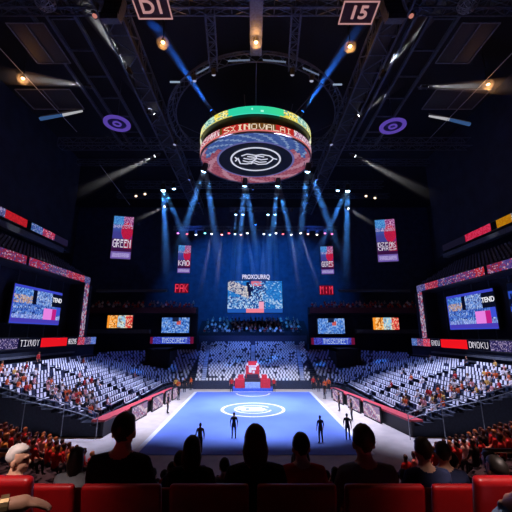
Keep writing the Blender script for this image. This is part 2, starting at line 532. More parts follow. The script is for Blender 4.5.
def body(pose='sit', voxel=.03, hands=False, arms=None, sleeve='short', width=1.0, head_turn=0.0, lean=0.0):
    """one continuous body mesh; slots: 0 skin 1 shirt 2 trousers 3 shoe 4 eye 5 lip. returns mesh, head matrix"""
    w = width; ly = lean
    if pose == 'sit':
        P = dict(pel=(0, 0, .54), wai=(0, .0 + ly * .3, .70), che=(0, .01 + ly * .7, .86), uch=(0, .01 + ly, .97), nec=(0, .03 + ly * 1.1, 1.06), hd=(0, .05 + ly * 1.2, 1.15))
        hip, kne, ank, toe = (.09, .03, .52), (.12, .44, .53), (.12, .46, .10), (.13, .62, .05)
        sh, el, wr = (.175 * w, .01 + ly, .99), (.235 * w, .10 + ly, .73), (.15, .33 + ly, .62)
    else:
        P = dict(pel=(0, 0, .95), wai=(0, .0, 1.10), che=(0, .01, 1.27), uch=(0, .0, 1.40), nec=(0, .01, 1.50), hd=(0, .03, 1.59))
        hip, kne, ank, toe = (.09, 0, .90), (.11, .02, .50), (.12, -.02, .10), (.14, .15, .05)
        sh, el, wr = (.18 * w, 0, 1.42), (.25 * w, .0, 1.13), (.25 * w, .10, .88)
    V, E, Rd, T = [], [], [], []

    def add(p, r, par, reg):
        V.append(Vector(p)); Rd.append(r); T.append(reg)
        if par is not None: E.append((par, len(V) - 1))
        return len(V) - 1
    a = add(P['pel'], (.15 * w, .115), None, 2)
    wv = add(P['wai'], (.14 * w, .105), a, 1); cv = add(P['che'], (.16 * w, .12), wv, 1); uv_ = add(P['uch'], (.13 * w, .09), cv, 1)
    nv = add(P['nec'], .056, uv_, 0); add(P['hd'], .07, nv, 0)
    ends = []
    for s in (-1, 1):
        f = lambda p: (p[0] * s, p[1], p[2])
        aw = (arms or {}).get(s)
        e_, w_ = (aw if aw else (f(el), f(wr)))
        i = add(f(sh), .068, uv_, 1); j = add(Vector(f(sh)).lerp(Vector(e_), .5), .052, i, 1); j = add(e_, .044, j, 1 if sleeve == 'long' else 1)
        m = add(Vector(e_).lerp(Vector(w_), .45), .042, j, 1 if sleeve == 'long' else 0)
        k = add(w_, .027, m, 1 if sleeve == 'long' else 0)
        d = (Vector(w_) - Vector(e_)).normalized(); h = add(Vector(w_) + d * .07, .034, k, 0)
        ends.append((s, Vector(w_), d))
        if not hands: add(Vector(w_) + d * .14, .026, h, 0)
        i = add(f(hip), .095, a, 2); j = add(Vector(f(hip)).lerp(Vector(f(kne)), .5), .082, i, 2); j = add(f(kne), .062, j, 2)
        k = add(Vector(f(kne)).lerp(Vector(f(ank)), .4), .06, j, 2); k = add(f(ank), .042, k, 2); add(f(toe), .04, k, 3)
    parts = [skinned(V, E, Rd)]
    if hands:
        for (s, w_, d) in ends:
            up = Vector((0, 0, 1)); side = d.cross(up).normalized(); nrm = side.cross(d).normalized()
            inner = -side if (side.x * s > 0) else side
            for k in range(4):
                o = w_ + d * .06 + side * (.027 - .018 * k)
                L = (.03, .034, .032, .024)[k if s > 0 else 3 - k]
                q = [o, o + d * L - nrm * .004, o + d * L * 1.8 - nrm * .018, o + d * L * 2.3 - nrm * .034]
                parts.append(skinned(q, [(0, 1), (1, 2), (2, 3)], [.0105, .010, .0095, .0085]))
            o = w_ + d * .025 + inner * .02
            q = [o, o + inner * .022 + d * .02 - nrm * .008, o + inner * .032 + d * .048 - nrm * .016, o + inner * .034 + d * .068 - nrm * .02]
            parts.append(skinned(q, [(0, 1), (1, 2), (2, 3)], [.013, .012, .0105, .0095]))
    bm = bmesh.new()
    for p in parts: bm.from_mesh(p); bpy.data.meshes.remove(p)
    HC = Vector(P['hd']) + Vector((0, .0, .04)); RM = Matrix.Translation(HC) @ Matrix.Rotation(head_turn, 4, 'Z')
    hb = bmesh.new()
    ell(hb, Vector((0, -.008, .02)), (.076, .094, .10)); ell(hb, Vector((0, .018, -.05)), (.058, .07, .068)); ell(hb, Vector((0, .058, -.09)), (.026, .024, .022))
    ell(hb, Vector((0, .094, -.025)), (.013, .02, .022)); ell(hb, Vector((0, .085, -.005)), (.009, .014, .03)); ell(hb, Vector((0, .085, -.066)), (.024, .012, .009)); ell(hb, Vector((0, .078, .025)), (.052, .016, .012))
    for s in (-1, 1): ell(hb, Vector((s * .078, -.008, -.018)), (.012, .022, .034))
    hb.transform(RM); me = bpy.data.meshes.new('hd'); hb.to_mesh(me); hb.free(); bm.from_mesh(me); bpy.data.meshes.remove(me)
    bmesh.ops.recalc_face_normals(bm, faces=bm.faces[:])
    src = bpy.data.meshes.new('src'); bm.to_mesh(src); bm.free()
    out = evaluated(src, [('REMESH', dict(mode='VOXEL', voxel_size=voxel)), ('SMOOTH', dict(factor=.5, iterations=2))])
    bpy.data.meshes.remove(src)
    bm = bmesh.new(); bm.from_mesh(out); seen, best_ = set(), []      # keep the outer skin only
    for v in bm.verts:
        if v in seen: continue
        st_, isl = [v], [v]; seen.add(v)
        while st_:
            for e in st_.pop().link_edges:
                for w2 in e.verts:
                    if w2 not in seen: seen.add(w2); st_.append(w2); isl.append(w2)
        if len(isl) > len(best_): best_ = isl
    keep = set(best_); drop = [v for v in bm.verts if v not in keep]
    if drop: bmesh.ops.delete(bm, geom=drop, context='VERTS'); bm.to_mesh(out)
    bm.free()
    IR = RM.inverted(); idx = []
    for p in out.polygons:
        c = p.center; h = IR @ c
        if (h - Vector((0, 0, -.01))).length < .145 and h.z > -.125:
            m = 0
            if h.y > .05:
                for s in (-1, 1):
                    if abs(h.x - s * .031) < .012 and abs(h.z - .004) < .0065: m = 4
                if abs(h.x) < .024 and abs(h.z + .066) < .007: m = 5
            idx.append(m); continue
        best, reg = 1e9, 1
        for (i, j) in E:
            A, B = V[i], V[j]; t = max(0, min(1, (c - A).dot(B - A) / max(1e-9, (B - A).length_squared)))
            rr = max(Rd[i]) if isinstance(Rd[i], tuple) else Rd[i]
            dd = (c - A.lerp(B, t)).length - .6 * rr
            if dd < best:
                best = dd; reg = T[j] if t > .35 else (T[i] if T[i] == T[j] else T[j] if t > .2 else T[i])
        idx.append(reg)
    out.polygons.foreach_set('material_index', idx); out.polygons.foreach_set('use_smooth', [True] * len(idx))
    return out, RM


def hair_mesh(kind='short', n=20):
    bm = bmesh.new(); bmesh.ops.create_uvsphere(bm, u_segments=n, v_segments=n * 3 // 4, radius=1)
    for v in bm.verts:
        d = v.co.copy(); p = Vector((d.x * .086, d.y * .106 - .012, d.z * .108 + .026))
        front = d.y > .25
        if front and d.z < .42: p = Vector((d.x * .06, d.y * .06 - .01, d.z * .07 + .02))
        elif d.z < -.25:
            if kind == 'short': p = Vector((d.x * .07, min(d.y, 0) * .094 - .008, d.z * .085 + .01))
            else: p = Vector((d.x * .105, min(d.y, .05) * .1 - .03, d.z * .26 + .03))
        w = math.sin(d.x * 23) * math.sin(d.y * 19) * math.sin(d.z * 21) * .004
        v.co = p * (1 + w * 8)
    me = bpy.data.meshes.new('hair'); bm.to_mesh(me); bm.free()
    me.polygons.foreach_set('use_smooth', [True] * len(me.polygons))
    return me


HAIRM = {k: hair_mesh(k) for k in ('short', 'long')}
HCACHE = {}


def hair_of(kind, colour):
    if (kind, colour) not in HCACHE:
        m = HAIRM[kind].copy(); m.materials.clear(); m.materials.append(HAIRS[colour]); HCACHE[(kind, colour)] = m
    return HCACHE[(kind, colour)]


def dressed(me, shirt, trousers, skin):
    m = me.copy()
    for q in (SKIN_T[skin], shirt, trousers, SHOE, EYEM, LIP): m.materials.append(q)
    return m


def person(me, RM, loc, rz, label, hair=('short', 'dark'), group=None, scale=1.0):
    o = link('person', me, None, loc); o.rotation_euler = (0, 0, rz); o.scale = (scale,) * 3
    tag(o, label, 'person', group)
    if hair:
        h = link('hair', hair_of(*hair), o); h.matrix_local = RM
    return o


FAR_SIT, FAR_RM = body('sit', .036); MID_SIT, MID_RM = body('sit', .02); STAND, ST_RM = body('stand', .024)
JEANS = cloth('denim', (70, 96, 140)); DARKP = cloth('charcoal', (36, 36, 44)); BEIGE = cloth('beige', (150, 132, 110))
SH = {'orange': (226, 96, 40), 'white': (228, 222, 220), 'red': (196, 34, 36), 'black': (26, 26, 32), 'yellow': (226, 176, 84), 'pink': (224, 150, 150), 'navy': (30, 40, 80), 'grey': (120, 122, 130)}
SHM = {k: cloth(k, c) for k, c in SH.items()}
VAR = {}


def variant(base, key, shirt, trousers, skin):
    if key not in VAR: VAR[key] = dressed(base, shirt, trousers, skin)
    return VAR[key]


# spectators in the two lower banks
for n, (sec, x, y, z, f) in enumerate(taken):
    col = R.choice(['orange', 'orange', 'white', 'white', 'yellow', 'pink', 'red', 'black', 'white'])
    sk = R.choice([0, 0, 1, 2]); hc = R.choice(['dark', 'brown', 'blond', 'dark'])
    me = variant(FAR_SIT, ('far', col, sk), SHM[col], R.choice([JEANS, DARKP]), sk)
    person(me, FAR_RM, (x, y, z), f + R.uniform(-.3, .3), 'seated spectator in %s top in the %s lower bank' % (col, sec), ('short', hc), 'spectators in %s in the %s bank' % (col, sec), .92)
# spectators on the far balconies and scattered through the banks: one crowd
crowd = MB(); CM = []; CI = {}
KEYS = {'white': SHM['white'], 'grey': SHM['grey'], 'navy': SHM['navy'], 'red': SHM['red'], 'orange': SHM['orange'], 'yellow': SHM['yellow']}
CM = [SKIN_T[0], DARKP, HAIRS['dark']] + list(KEYS.values())
LOWP, LOW_RM = body('sit', .055)
LV = [tuple(v.co) for v in LOWP.vertices]; LF = [tuple(p.vertices) for p in LOWP.polygons]; LI = [p.material_index for p in LOWP.polygons]
LC = [sum((LOWP.vertices[i].co.z for i in f)) / len(f) for f in LF]; LY = [sum((LOWP.vertices[i].co.y for i in f)) / len(f) for f in LF]


def crowd_add(x, y, z, rz, col):
    M = Matrix.Translation((x, y, z)) @ Matrix.Rotation(rz, 4, 'Z'); k = len(crowd.v); ci = 3 + list(KEYS).index(col)
    crowd.v += [tuple(M @ Vector(v)) for v in LV]
    for f, mi, cz, cy in zip(LF, LI, LC, LY):
        crowd.f.append(tuple(k + i for i in f)); crowd.c.append(None)
        crowd.m.append(2 if (cz > 1.2 and (cy < .04 or cz > 1.27)) else {0: 0, 1: ci, 2: 1, 3: 1}.get(mi, 0))


for i in range(7):
    for k in range(24):
        if R.random() < .2: continue
        crowd_add(-9.8 + 19.6 * (k + R.uniform(.2, .8)) / 24, 66.6 + .85 * i, 7.0 + .42 * i, PI + R.uniform(-.3, .3), R.choice(['white', 'white', 'grey', 'navy', 'navy', 'grey'] if i > 1 else ['red', 'grey', 'white', 'navy']))
for sx in (-1, 1):
    for i in range(3):
        for k in range(26):
            if R.random() < .3: continue
            crowd_add(sx * (11 + 20 * (k + R.uniform(.2, .8)) / 26), 62.55 + .85 * i, 11.4 + .42 * i, PI + R.uniform(-.3, .3), R.choice(['red', 'grey', 'red', 'white']))
for s_ in extra: crowd_add(s_[1], s_[2], s_[3], s_[4], R.choice(['white', 'white', 'grey', 'orange', 'yellow', 'white']))
tag(crowd.build('crowd', CM), 'remaining small spectators on the far balconies and scattered in the lower banks', 'crowd', kind='stuff')
# people standing around the court
def stander(loc, rz, col, trs, label, hair=('short', 'dark'), sk=1, group=None):
    return person(variant(STAND, ('st', col, trs.name, sk), SHM[col], trs, sk), ST_RM, loc, rz, label, hair, group)


stander((-7.95, 33.2, 0), -PI / 2, 'black', DARKP, 'person in black standing by the left barrier, the one nearer the camera')
stander((-8.35, 39.6, 0), -2, 'black', DARKP, 'person in black standing by the far end of the left barrier')
stander((8.45, 30.6, 0), PI / 2, 'black', DARKP, 'person in black standing nearest the camera by the right barrier')
stander((8.3, 34.2, 0), PI / 2, 'black', DARKP, 'person in black standing in the middle of the right barrier')
stander((8.15, 40.2, 0), 2, 'black', DARKP, 'person in black standing at the far end of the right barrier')
for k, (x, y, c) in enumerate(((-9.2, 43.2, 'orange'), (-8.7, 44.6, 'black'), (-9.9, 44.9, 'yellow'), (-8.2, 46.3, 'orange'))):
    stander((x, y, 0), PI + R.uniform(-1, 1), c, DARKP, ['steward in orange nearest the left barrier end', 'person in black behind the steward at the far left court corner', 'person in yellow at the far left court corner', 'person in orange farthest back at the left court corner'][k])
for k, (x, y, c) in enumerate(((8.9, 43.4, 'orange'), (8.4, 44.9, 'black'), (9.7, 45.0, 'orange'), (8.0, 46.4, 'red'))):
    stander((x, y, 0), PI + R.uniform(-1, 1), c, DARKP, ['steward in orange nearest the right barrier end', 'person in black at the far right court corner', 'person in orange near the seats at the far right corner', 'person in red farthest back at the right court corner'][k])
stander((-1.35, 25.5, 0), 0, 'black', DARKP, 'person in black standing alone left of the middle on the near end of the court')
stander((4.6, 24.6, 0), .3, 'navy', DARKP, 'person in navy standing right of the middle on the near end of the court')
stander((6.6, 25.2, 0), -.4, 'black', DARKP, 'person in black standing near the right sideline at the near end')
stander((-3.3, 22.6, 0), .2, 'grey', DARKP, 'person in grey standing at the near left end of the court')

stander((-21.75, 34.9, .75 + DZ * 14), -PI / 2, 'red', DARKP, 'person in red standing alone at the top of the left lower bank')

# ================================================================== RED STAGE at the far end
st = thing('red_stage', 'red throne-like stage with blue front on the far end of the court', 'stage', (-.05, 46.0, 0))
BLUEM = mat('blue_stage_cloth', (60, 96, 200), .6, var=.1); REDF = mat('red_stage_cloth', (214, 44, 58), .6, var=.15); PALE = mat('pale_blue_panel', (150, 178, 226), .5)
b = MB(); b.box(-2.65, 2.65, -.9, .9, 0, .4); b.build('platform', BLUEM, st)
for s in (-1, 1):
    b = MB(); b.box(*sorted((s * 1.05, s * 2.3)), -.5, .7, .4, 1.45); b.box(*sorted((s * 1.2, s * 1.9)), -.2, .6, 1.45, 1.95); b.build('side_block', REDF, st)
b = MB(); b.box(-.98, .98, -.75, -.2, .4, 1.1); b.build('front_panel', PALE, st)
b = MB(); b.box(-1.05, 1.05, -.2, .7, .4, 1.5); b.box(-.8, .8, 0, .7, 1.5, 2.0); b.build('seat_block', mat('dark_stage_block', (52, 40, 60), .7), st)
b = MB(); b.box(-.9, .9, .45, .75, 1.5, 3.3); b.box(-.6, .6, .45, .75, 3.3, 3.65); b.build('backdrop', REDF, st)
b = MB()
for (x0, x1, z0, z1) in ((-.55, .55, 2.95, 3.1), (-.5, -.15, 2.2, 2.9), (-.15, .45, 2.5, 2.85), (.0, .3, 2.1, 2.4), (-.85, -.6, 3.1, 3.4), (.5, .8, 3.1, 3.4)):
    b.box(x0, x1, .4, .45, z0, z1)
b.build('white_emblem', mat('white_stage_paint', (236, 232, 236), .5), st)
for k, (x, y) in enumerate(((-2.2, 45.0), (2.15, 45.0))):
    person(variant(STAND, ('st', 'red', DARKP.name, 1), SHM['red'], DARKP, 1), ST_RM, (x * 1.25, y, 0), PI, 'person in red standing at the %s front of the red stage' % ('left', 'right')[k], ('short', 'dark'))
b = MB(); b.box(-8.0, 8.0, 47.15, 47.3, 0, 1.05); struct(b.build('front_parapet', mat('dark_parapet', (34, 44, 70), .7)), 'dark parapet in front of the far bank of seats')

# ================================================================== BARRIERS and courtside boards
def board_fn(pal, base):
    def fn(a, b_, r):
        d = (a * 1.3 + b_) % 1
        if .35 < d < .62: return mixc((226, 214, 232), (200, 120, 150), r.random() * .6)
        return pick(pal, r) if r.random() < .3 else base
    return fn


for sx in (-1, 1):
    nm = 'left' if sx < 0 else 'right'
    xa = lambda y: sx * ((9.1 + (41 - y) * .113) if sx < 0 else (9.15 + (40.6 - y) * .155))
    ys = [26.0, 41.0]
    th = thing('barrier_wall', 'long dark %s courtside barrier with a red top ledge' % nm, 'barrier', (xa(33.5), 33.5, 0))
    loc = th.location
    b = MB(); p = lambda y, dx, z: Vector((xa(y) + sx * dx, y, z)) - loc
    b.hexa([p(26, 0, 0), p(26, .25, 0), p(41, .25, 0), p(41, 0, 0), p(26, 0, 1.0), p(26, .25, 1.0), p(41, .25, 1.0), p(41, 0, 1.0)]); b.build('wall_panel', mat('dark_barrier', (30, 30, 42), .6), th)
    b = MB(); b.hexa([p(26, -.06, 1.0), p(26, .9, 1.0), p(41, .55, 1.0), p(41, -.06, 1.0), p(26, -.06, 1.14), p(26, .9, 1.14), p(41, .55, 1.14), p(41, -.06, 1.14)]); b.build('top_ledge', mat('red_ledge', (206, 74, 82), .5), th)
    for k, (y0, y1) in enumerate(((29.6, 32.6), (33.9, 36.4), (37.2, 38.8), (39.4, 40.7)) if sx < 0 else ((29.6, 32.4), (33.2, 35.8), (37.0, 39.6))):
        bd = thing('courtside_board', '%s pink and white advertising board along the %s barrier' % (('nearest', 'second', 'third', 'farthest')[k], nm), 'sign', (xa((y0 + y1) / 2) - sx * .3, (y0 + y1) / 2, 0), 'advertising boards along the %s barrier' % nm)
        l2 = bd.location; q = lambda y, dx, z: Vector((xa(y) - sx * dx, y, z)) - l2
        b = MB(); b.hexa([q(y0, .2, 0), q(y0, .36, 0), q(y1, .36, 0), q(y1, .2, 0), q(y0, .2, 1.3), q(y0, .36, 1.3), q(y1, .36, 1.3), q(y1, .2, 1.3)]); b.build('casing', BLACK, bd)
        ya, yb = (y0, y1) if sx > 0 else (y1, y0)
        ya, yb = (y1, y0) if sx > 0 else (y0, y1)
        picture('display', bd, q(ya, .368, .12), q(yb, .368, .12) - q(ya, .368, .12), (0, 0, 1.08), 20, 10, board_fn([(170, 90, 130), (110, 100, 160), (235, 225, 240)], (164, 138, 178)), .85, 11 + k)

# near-end handrails of the banks
for sx in (-1, 1):
    th = thing('handrail', 'pale double handrail closing the near end of the %s lower bank' % ('left' if sx < 0 else 'right'), 'rail', (sx * 11, 25.8, 0))
    x0 = 0
    for h in (.55, .95):
        b = MB(); b.path([(sx * (.0 + .86 * i), -.4 + .25 * math.sin(i * .7), .75 + DZ * i + h) for i in range(ROWS + 1)], .035); b.build('rail', SILVER, th)
    for i in range(0, ROWS + 1, 3):
        b = MB(); b.bar((sx * .86 * i, -.4 + .25 * math.sin(i * .7), 0), (sx * .86 * i, -.4 + .25 * math.sin(i * .7), .75 + DZ * i + .95), .03); b.build('post', SILVER, th)

# ================================================================== SCREENS
def noisy(pal, dark=.25, dk=(8, 14, 40)):
    return lambda a, b_, r: dk if r.random() < dark else mixc(pick(pal, r), pick(pal, r), r.random() * .5)


COOL = [(60, 110, 210), (100, 150, 225), (200, 216, 245), (40, 70, 160), (80, 120, 200), (150, 175, 225)]


def side_picture(a, b_, r):
    c = noisy(COOL, .22, (22, 40, 110))(a, b_, r)
    if b_ > .94 or b_ < .05 or a < .015: return (60, 70, 200)
    if b_ < .14: return (70, 60, 180)
    if b_ > .55:
        if a < .36: return mixc(c, (236, 170, 120), .6) if b_ < .75 and r.random() < .7 else mixc(c, (60, 130, 220), .45)
        if .36 < a < .43: return (8, 12, 40)
        if a > .78: return (10, 14, 36)
        return mixc(c, (150, 170, 220), .3)
    if .62 < a < .9 and b_ < .45: return (230, 130, 225) if a < .8 else (190, 30, 130)
    if a > .9 and b_ > .3: return (60, 80, 210)
    return mixc(c, (50, 90, 190), .3 + .25 * math.sin(b_ * 40)) if b_ > .25 else mixc(c, (160, 170, 240), .5)


def centre_picture(a, b_, r):
    blue = mixc((20, 90, 175), (50, 140, 215), r.random()); wh = mixc((208, 226, 246), (60, 128, 200), r.random())
    if b_ < .12: return (240, 130, 150) if .34 < a < .66 else (34, 90, 180)
    if abs(a - .385 + (b_ - .75) * .1) < .028 and .52 < b_ < .97: return (14, 22, 60)
    if .38 < a < .47 and .68 < b_ < .8: return (16, 26, 66)
    if .43 < a < .62 and b_ > .84: return (214, 110, 130) if r.random() < .6 else wh
    if .57 < a < .66 and b_ < .33: return (240, 160, 190)
    d = b_ + a * .75
    if a < .4 and .72 < d < 1.08: return mixc(wh, (240, 190, 160), .5) if r.random() < .75 else (30, 50, 110)
    if a > .62 and abs(b_ - (1.16 - a)) < .1: return wh if r.random() < .7 else blue
    if b_ < .5 and a < .58: return wh if r.random() < .55 else (26, 70, 150)
    if .4 < a < .7: return wh if r.random() < .45 else (22, 50, 120)
    return wh if r.random() < .14 else blue


def screen(name, label, group, o, u, v, nx, ny, fn, gain, seed, thick=.35):
    o, u, v = Vector(o), Vector(u), Vector(v); n = u.cross(v).normalized()
    th = thing(name, label, 'screen', o + u * .5, group); L = th.location
    b = MB(); e = u.normalized() * .12; g = v.normalized() * .12; P = [o - e - g, o + u + e - g, o + u + v + e + g, o + v - e + g]
    b.hexa([p - L - n * thick for p in P] + [p - L - n * .02 for p in P]); b.build('frame', BLACK, th)
    picture('display', th, o - L + n * .01, u, v, nx, ny, fn, gain, seed)
    return th


left_screen = screen('video_screen', 'large video screen in the dark recess on the left side', 'side video screens', (-26, 35.8, 8.35), (0, 9.2, 0), (0, 0, 4.25), 62, 28, side_picture, 1.0, 3)
right_screen = screen('video_screen', 'large video screen in the dark recess on the right side', 'side video screens', (26, 44.5, 7.75), (0, -8.8, 0), (0, 0, 4.3), 62, 28, side_picture, 1.0, 4)
for q, sg_, dy in ((left_screen, 1, 3.6), (right_screen, -1, -3.45)):
    text('TEND', 'caption', q, .78, (sg_ * .03, dy, 3.15), (PI / 2, 0, sg_ * PI / 2), glow('caption_white', (235, 235, 245), 1.0), .01)['label'] = 'white caption letters on a dark patch of the screen'
blu = lambda a, b_, r: (70, 120, 230) if r.random() < .5 else (20, 40, 110)
screen('video_screen', 'partly cut off blue screen at the right edge behind the right video screen', 'side video screens', (26, 33.6, 8.6), (0, -4.0, 0), (0, 0, 3.6), 18, 14, lambda a, b_, r: (50, 90, 220) if (int(b_ * 5) % 2 and r.random() < .8) else (10, 16, 44), .7, 9)
cs = screen('video_screen', 'big central video screen with blue picture hung above the far seats', None, (-5.05, 66, 11.3), (10.9, 0, 0), (0, 0, 6.3), 56, 32, centre_picture, 1.0, 5)
b = MB()
for x in (-4, 4): b.bar((x, .2, 17.6 - 11.3), (x, .2, 19), .05)
b.build('hanging_cable', BLACK, cs)
sg = thing('lettered_sign', 'glowing white letter sign above the central video screen', 'sign', (.6, 65.9, 18.4))
text('PROXOURRQ', 'lettering', sg, 1.25, (0, -.05, 0), (PI / 2, 0, 0), glow('sign_white', (226, 222, 255), 1.0)).scale = (.72, 1, 1)
b = MB(); b.box(-2.9, 2.9, .02, .12, -.5, .5); b.build('backing', BLACK, sg)
for i in (-2.4, 2.4):
    b = MB(); b.bar((i, .06, -.8), (i, .06, -.45), .05); b.build('bracket', BLACK, sg)


def sidescr(a, b_, r):
    c = noisy(COOL + [(70, 130, 220)], .12, (20, 50, 120))(a, b_, r)
    if .4 < a < .6 and b_ > .7: return (20, 30, 60)
    if .55 < a < .68 and .5 < b_ < .8: return (200, 90, 90)
    return mixc(c, (80, 150, 230), .25)


def orangescr(a, b_, r):
    base = (246, 150, 40) if a < .42 else (150, 200, 230) if a < .74 else (226, 60, 60)
    k = r.random()
    if a < .1: return (250, 150, 40)
    return mixc(base, (255, 235, 190), .7) if k < .3 else mixc(base, (120, 50, 30), .6) if k < .5 else base


screen('small_screen', 'small blue video screen above the left tunnel mouth', None, (-16.25, 60, 7.4), (4.9, 0, 0), (0, 0, 2.65), 26, 15, sidescr, .95, 6)
screen('small_screen', 'small blue video screen above the right tunnel mouth', None, (11.55, 60, 7.25), (4.75, 0, 0), (0, 0, 2.65), 26, 15, sidescr, .95, 7)
screen('small_screen', 'small orange and red screen under the far left balcony', None, (-26, 60, 8.25), (4.5, 0, 0), (0, 0, 2.2), 22, 12, orangescr, .95, 8)
screen('small_screen', 'small orange and red screen under the far right balcony', None, (21.4, 60, 7.95), (4.6, 0, 0), (0, 0, 2.1), 22, 12, orangescr, .95, 9)


def ribbon_far(a, b_, r):
    if a < .06 or a > .92: return (110, 20, 60)
    if .25 < a < .85: return (190, 210, 250) if glyph('TNSSEOREET', (a - .27) / .58, (b_ - .15) / .7) else (50, 80, 210)
    return (90, 100, 230) if r.random() < .4 else (44, 44, 150)


def ribbon(label, o, u, v, nx, ny, fn, gain, seed, group=None):
    t = screen('ribbon_board', label, group, o, u, v, nx, ny, fn, gain, seed, .3); t['category'] = 'ribbon board'
    return t


ribbon('short blue ribbon board below the small blue screen on the left', (-18, 59.6, 5.55), (7.6, 0, 0), (0, 0, 1.15), 112, 9, ribbon_far, .8, 21)
ribbon('short blue ribbon board below the small blue screen on the right', (10.2, 59.6, 5.4), (7.6, 0, 0), (0, 0, 1.15), 112, 9, ribbon_far, .8, 22)

SPK = [(70, 60, 120), (180, 160, 200), (40, 40, 90), (120, 110, 160)]


def seg_fn(segs):
    def fn(a, b_, r):
        for (s0, s1, base, pal, txt) in segs:
            if s0 <= a < s1:
                if txt:
                    return (228, 222, 238) if glyph(txt, (a - s0 - .012) / (s1 - s0 - .024), (b_ - .2) / .6) else base
                if pal and r.random() < .55: return pick(pal, r)
                return base
        return (4, 5, 12)
    return fn


# lower ribbons (a runs along the viewing left to right of each board)
PK = [(210, 60, 90), (230, 150, 180), (90, 60, 120)]
BLP = [(90, 110, 200), (60, 70, 150), (150, 160, 220)]
lowL = seg_fn([(0, .36, (44, 36, 84), SPK, None), (.36, .50, (10, 12, 30), None, 'TIXVOY'), (.50, .70, (240, 22, 36), None, None), (.70, .80, (10, 12, 30), None, 'AOSENS'), (.80, .87, (190, 30, 50), PK, None), (.87, .94, (70, 50, 110), SPK, None), (.94, 1, (90, 130, 220), BLP, None)])
lowR = seg_fn([(0, .06, (50, 110, 180), BLP, None), (.06, .13, (70, 40, 100), SPK + PK, None), (.13, .20, (220, 34, 50), PK, None), (.20, .30, (12, 14, 32), None, 'GNOU'), (.30, .50, (250, 22, 34), None, None), (.50, .64, (10, 12, 30), None, 'DNOKU'), (.64, 1, (44, 36, 84), SPK, None)])
ribbon('lower LED ribbon board with red block running along the left side', (-24, 25.2, SIDE[-1]['rib'][0]), (0, 26.8, 0), (0, 0, 1.0), 330, 12, lowL, .9, 31)
ribbon('lower LED ribbon board with red block running along the right side', (24, 51.5, SIDE[1]['rib'][0]), (0, -26.5, 0), (0, 0, 1.0), 330, 12, lowR, .9, 32)
FRP = [(200, 60, 100), (120, 100, 170), (220, 170, 200), (70, 70, 150), (180, 50, 80)]
frL = seg_fn([(0, .42, (150, 50, 90), FRP, None), (.42, .44, (20, 10, 30), None, None), (.44, .58, (190, 50, 90), FRP, None), (.58, .74, (110, 90, 150), FRP + SPK, None), (.74, .80, (210, 60, 80), FRP, None), (.80, .93, (216, 44, 66), PK, None), (.93, 1, (96, 96, 170), BLP + SPK, None)])
frR = seg_fn([(0, .10, (100, 100, 180), BLP + SPK, None), (.10, .24, (216, 54, 80), PK, None), (.24, .40, (80, 70, 150), FRP + SPK, None), (.40, .54, (130, 70, 140), FRP, None), (.54, .60, (226, 50, 60), PK, None), (.60, .62, (10, 8, 20), None, None), (.62, .7, (150, 50, 90), FRP, None), (.7, 1, (110, 80, 160), FRP, None)])


def frame_side(sx):
    S = SIDE[sx]; nm = 'left' if sx < 0 else 'right'
    z0, z1 = S['top']; Y1 = 48.2
    t = thing('led_frame', 'LED frame of speckled red and violet bands around the %s recess' % nm, 'LED frame', (sx * 24, 35, S['rib'][1])); L = t.location
    b = MB(); X = sorted((sx * 24.03, sx * 24.3))
    b.box(X[0] - L.x, X[1] - L.x, 20 - 35, Y1 - 35, z0 - L.z - .1, z1 - L.z + .1); b.build('top_beam', BLACK, t)
    b = MB(); b.box(X[0] - L.x, X[1] - L.x, 46.8 - 35, Y1 - 35, 0, z0 - L.z - .1); b.build('post', BLACK, t)
    if sx < 0: picture('top_display', t, Vector((-24, 24, z0)) - L, (0, Y1 - 24, 0), (0, 0, z1 - z0), 160, 8, frL, .58, 41)
    else: picture('top_display', t, Vector((24, Y1, z0)) - L, (0, 24 - Y1, 0), (0, 0, z1 - z0), 160, 8, frR, .58, 42)
    fn = lambda a, b_, r: pick([(200, 190, 220), (130, 120, 170), (210, 80, 110), (150, 60, 100), (90, 90, 150), (220, 200, 225)], r)
    ys = (46.9, 1.2) if sx < 0 else (48.1, -1.2)
    picture('post_display', t, Vector((sx * 24, ys[0], S['rib'][1] + .1)) - L, (0, ys[1], 0), (0, 0, z0 - S['rib'][1] - .1), 5, 40, fn, .6, 43)


frame_side(-1); frame_side(1)
upL = seg_fn([(0, .36, (90, 100, 160), SPK, None), (.36, .54, (214, 36, 48), [(190, 30, 44)], None), (.54, .585, (4, 5, 12), None, None), (.585, .70, (70, 110, 170), BLP, None), (.70, .83, (196, 50, 84), PK, None), (.83, 1, (34, 28, 58), None, None)])
upR = seg_fn([(0, .32, (24, 22, 42), None, None), (.32, .60, (206, 24, 62), [(226, 60, 100)], None), (.60, .66, (4, 5, 12), None, None), (.66, .79, (204, 140, 20), [(190, 120, 16)], None), (.79, 1, (130, 140, 170), [(200, 206, 220), (90, 100, 130)], None)])
ribbon('upper LED ribbon board with a red block high on the left side', (-30, 30, SIDE[-1]['up'][0]), (0, 21.5, 0), (0, 0, 1.05), 120, 7, upL, .75, 51)
ribbon('upper LED ribbon board with red and amber blocks high on the right side', (30, 50.5, SIDE[1]['up'][0]), (0, -18, 0), (0, 0, 1.0), 120, 7, upR, .75, 52)


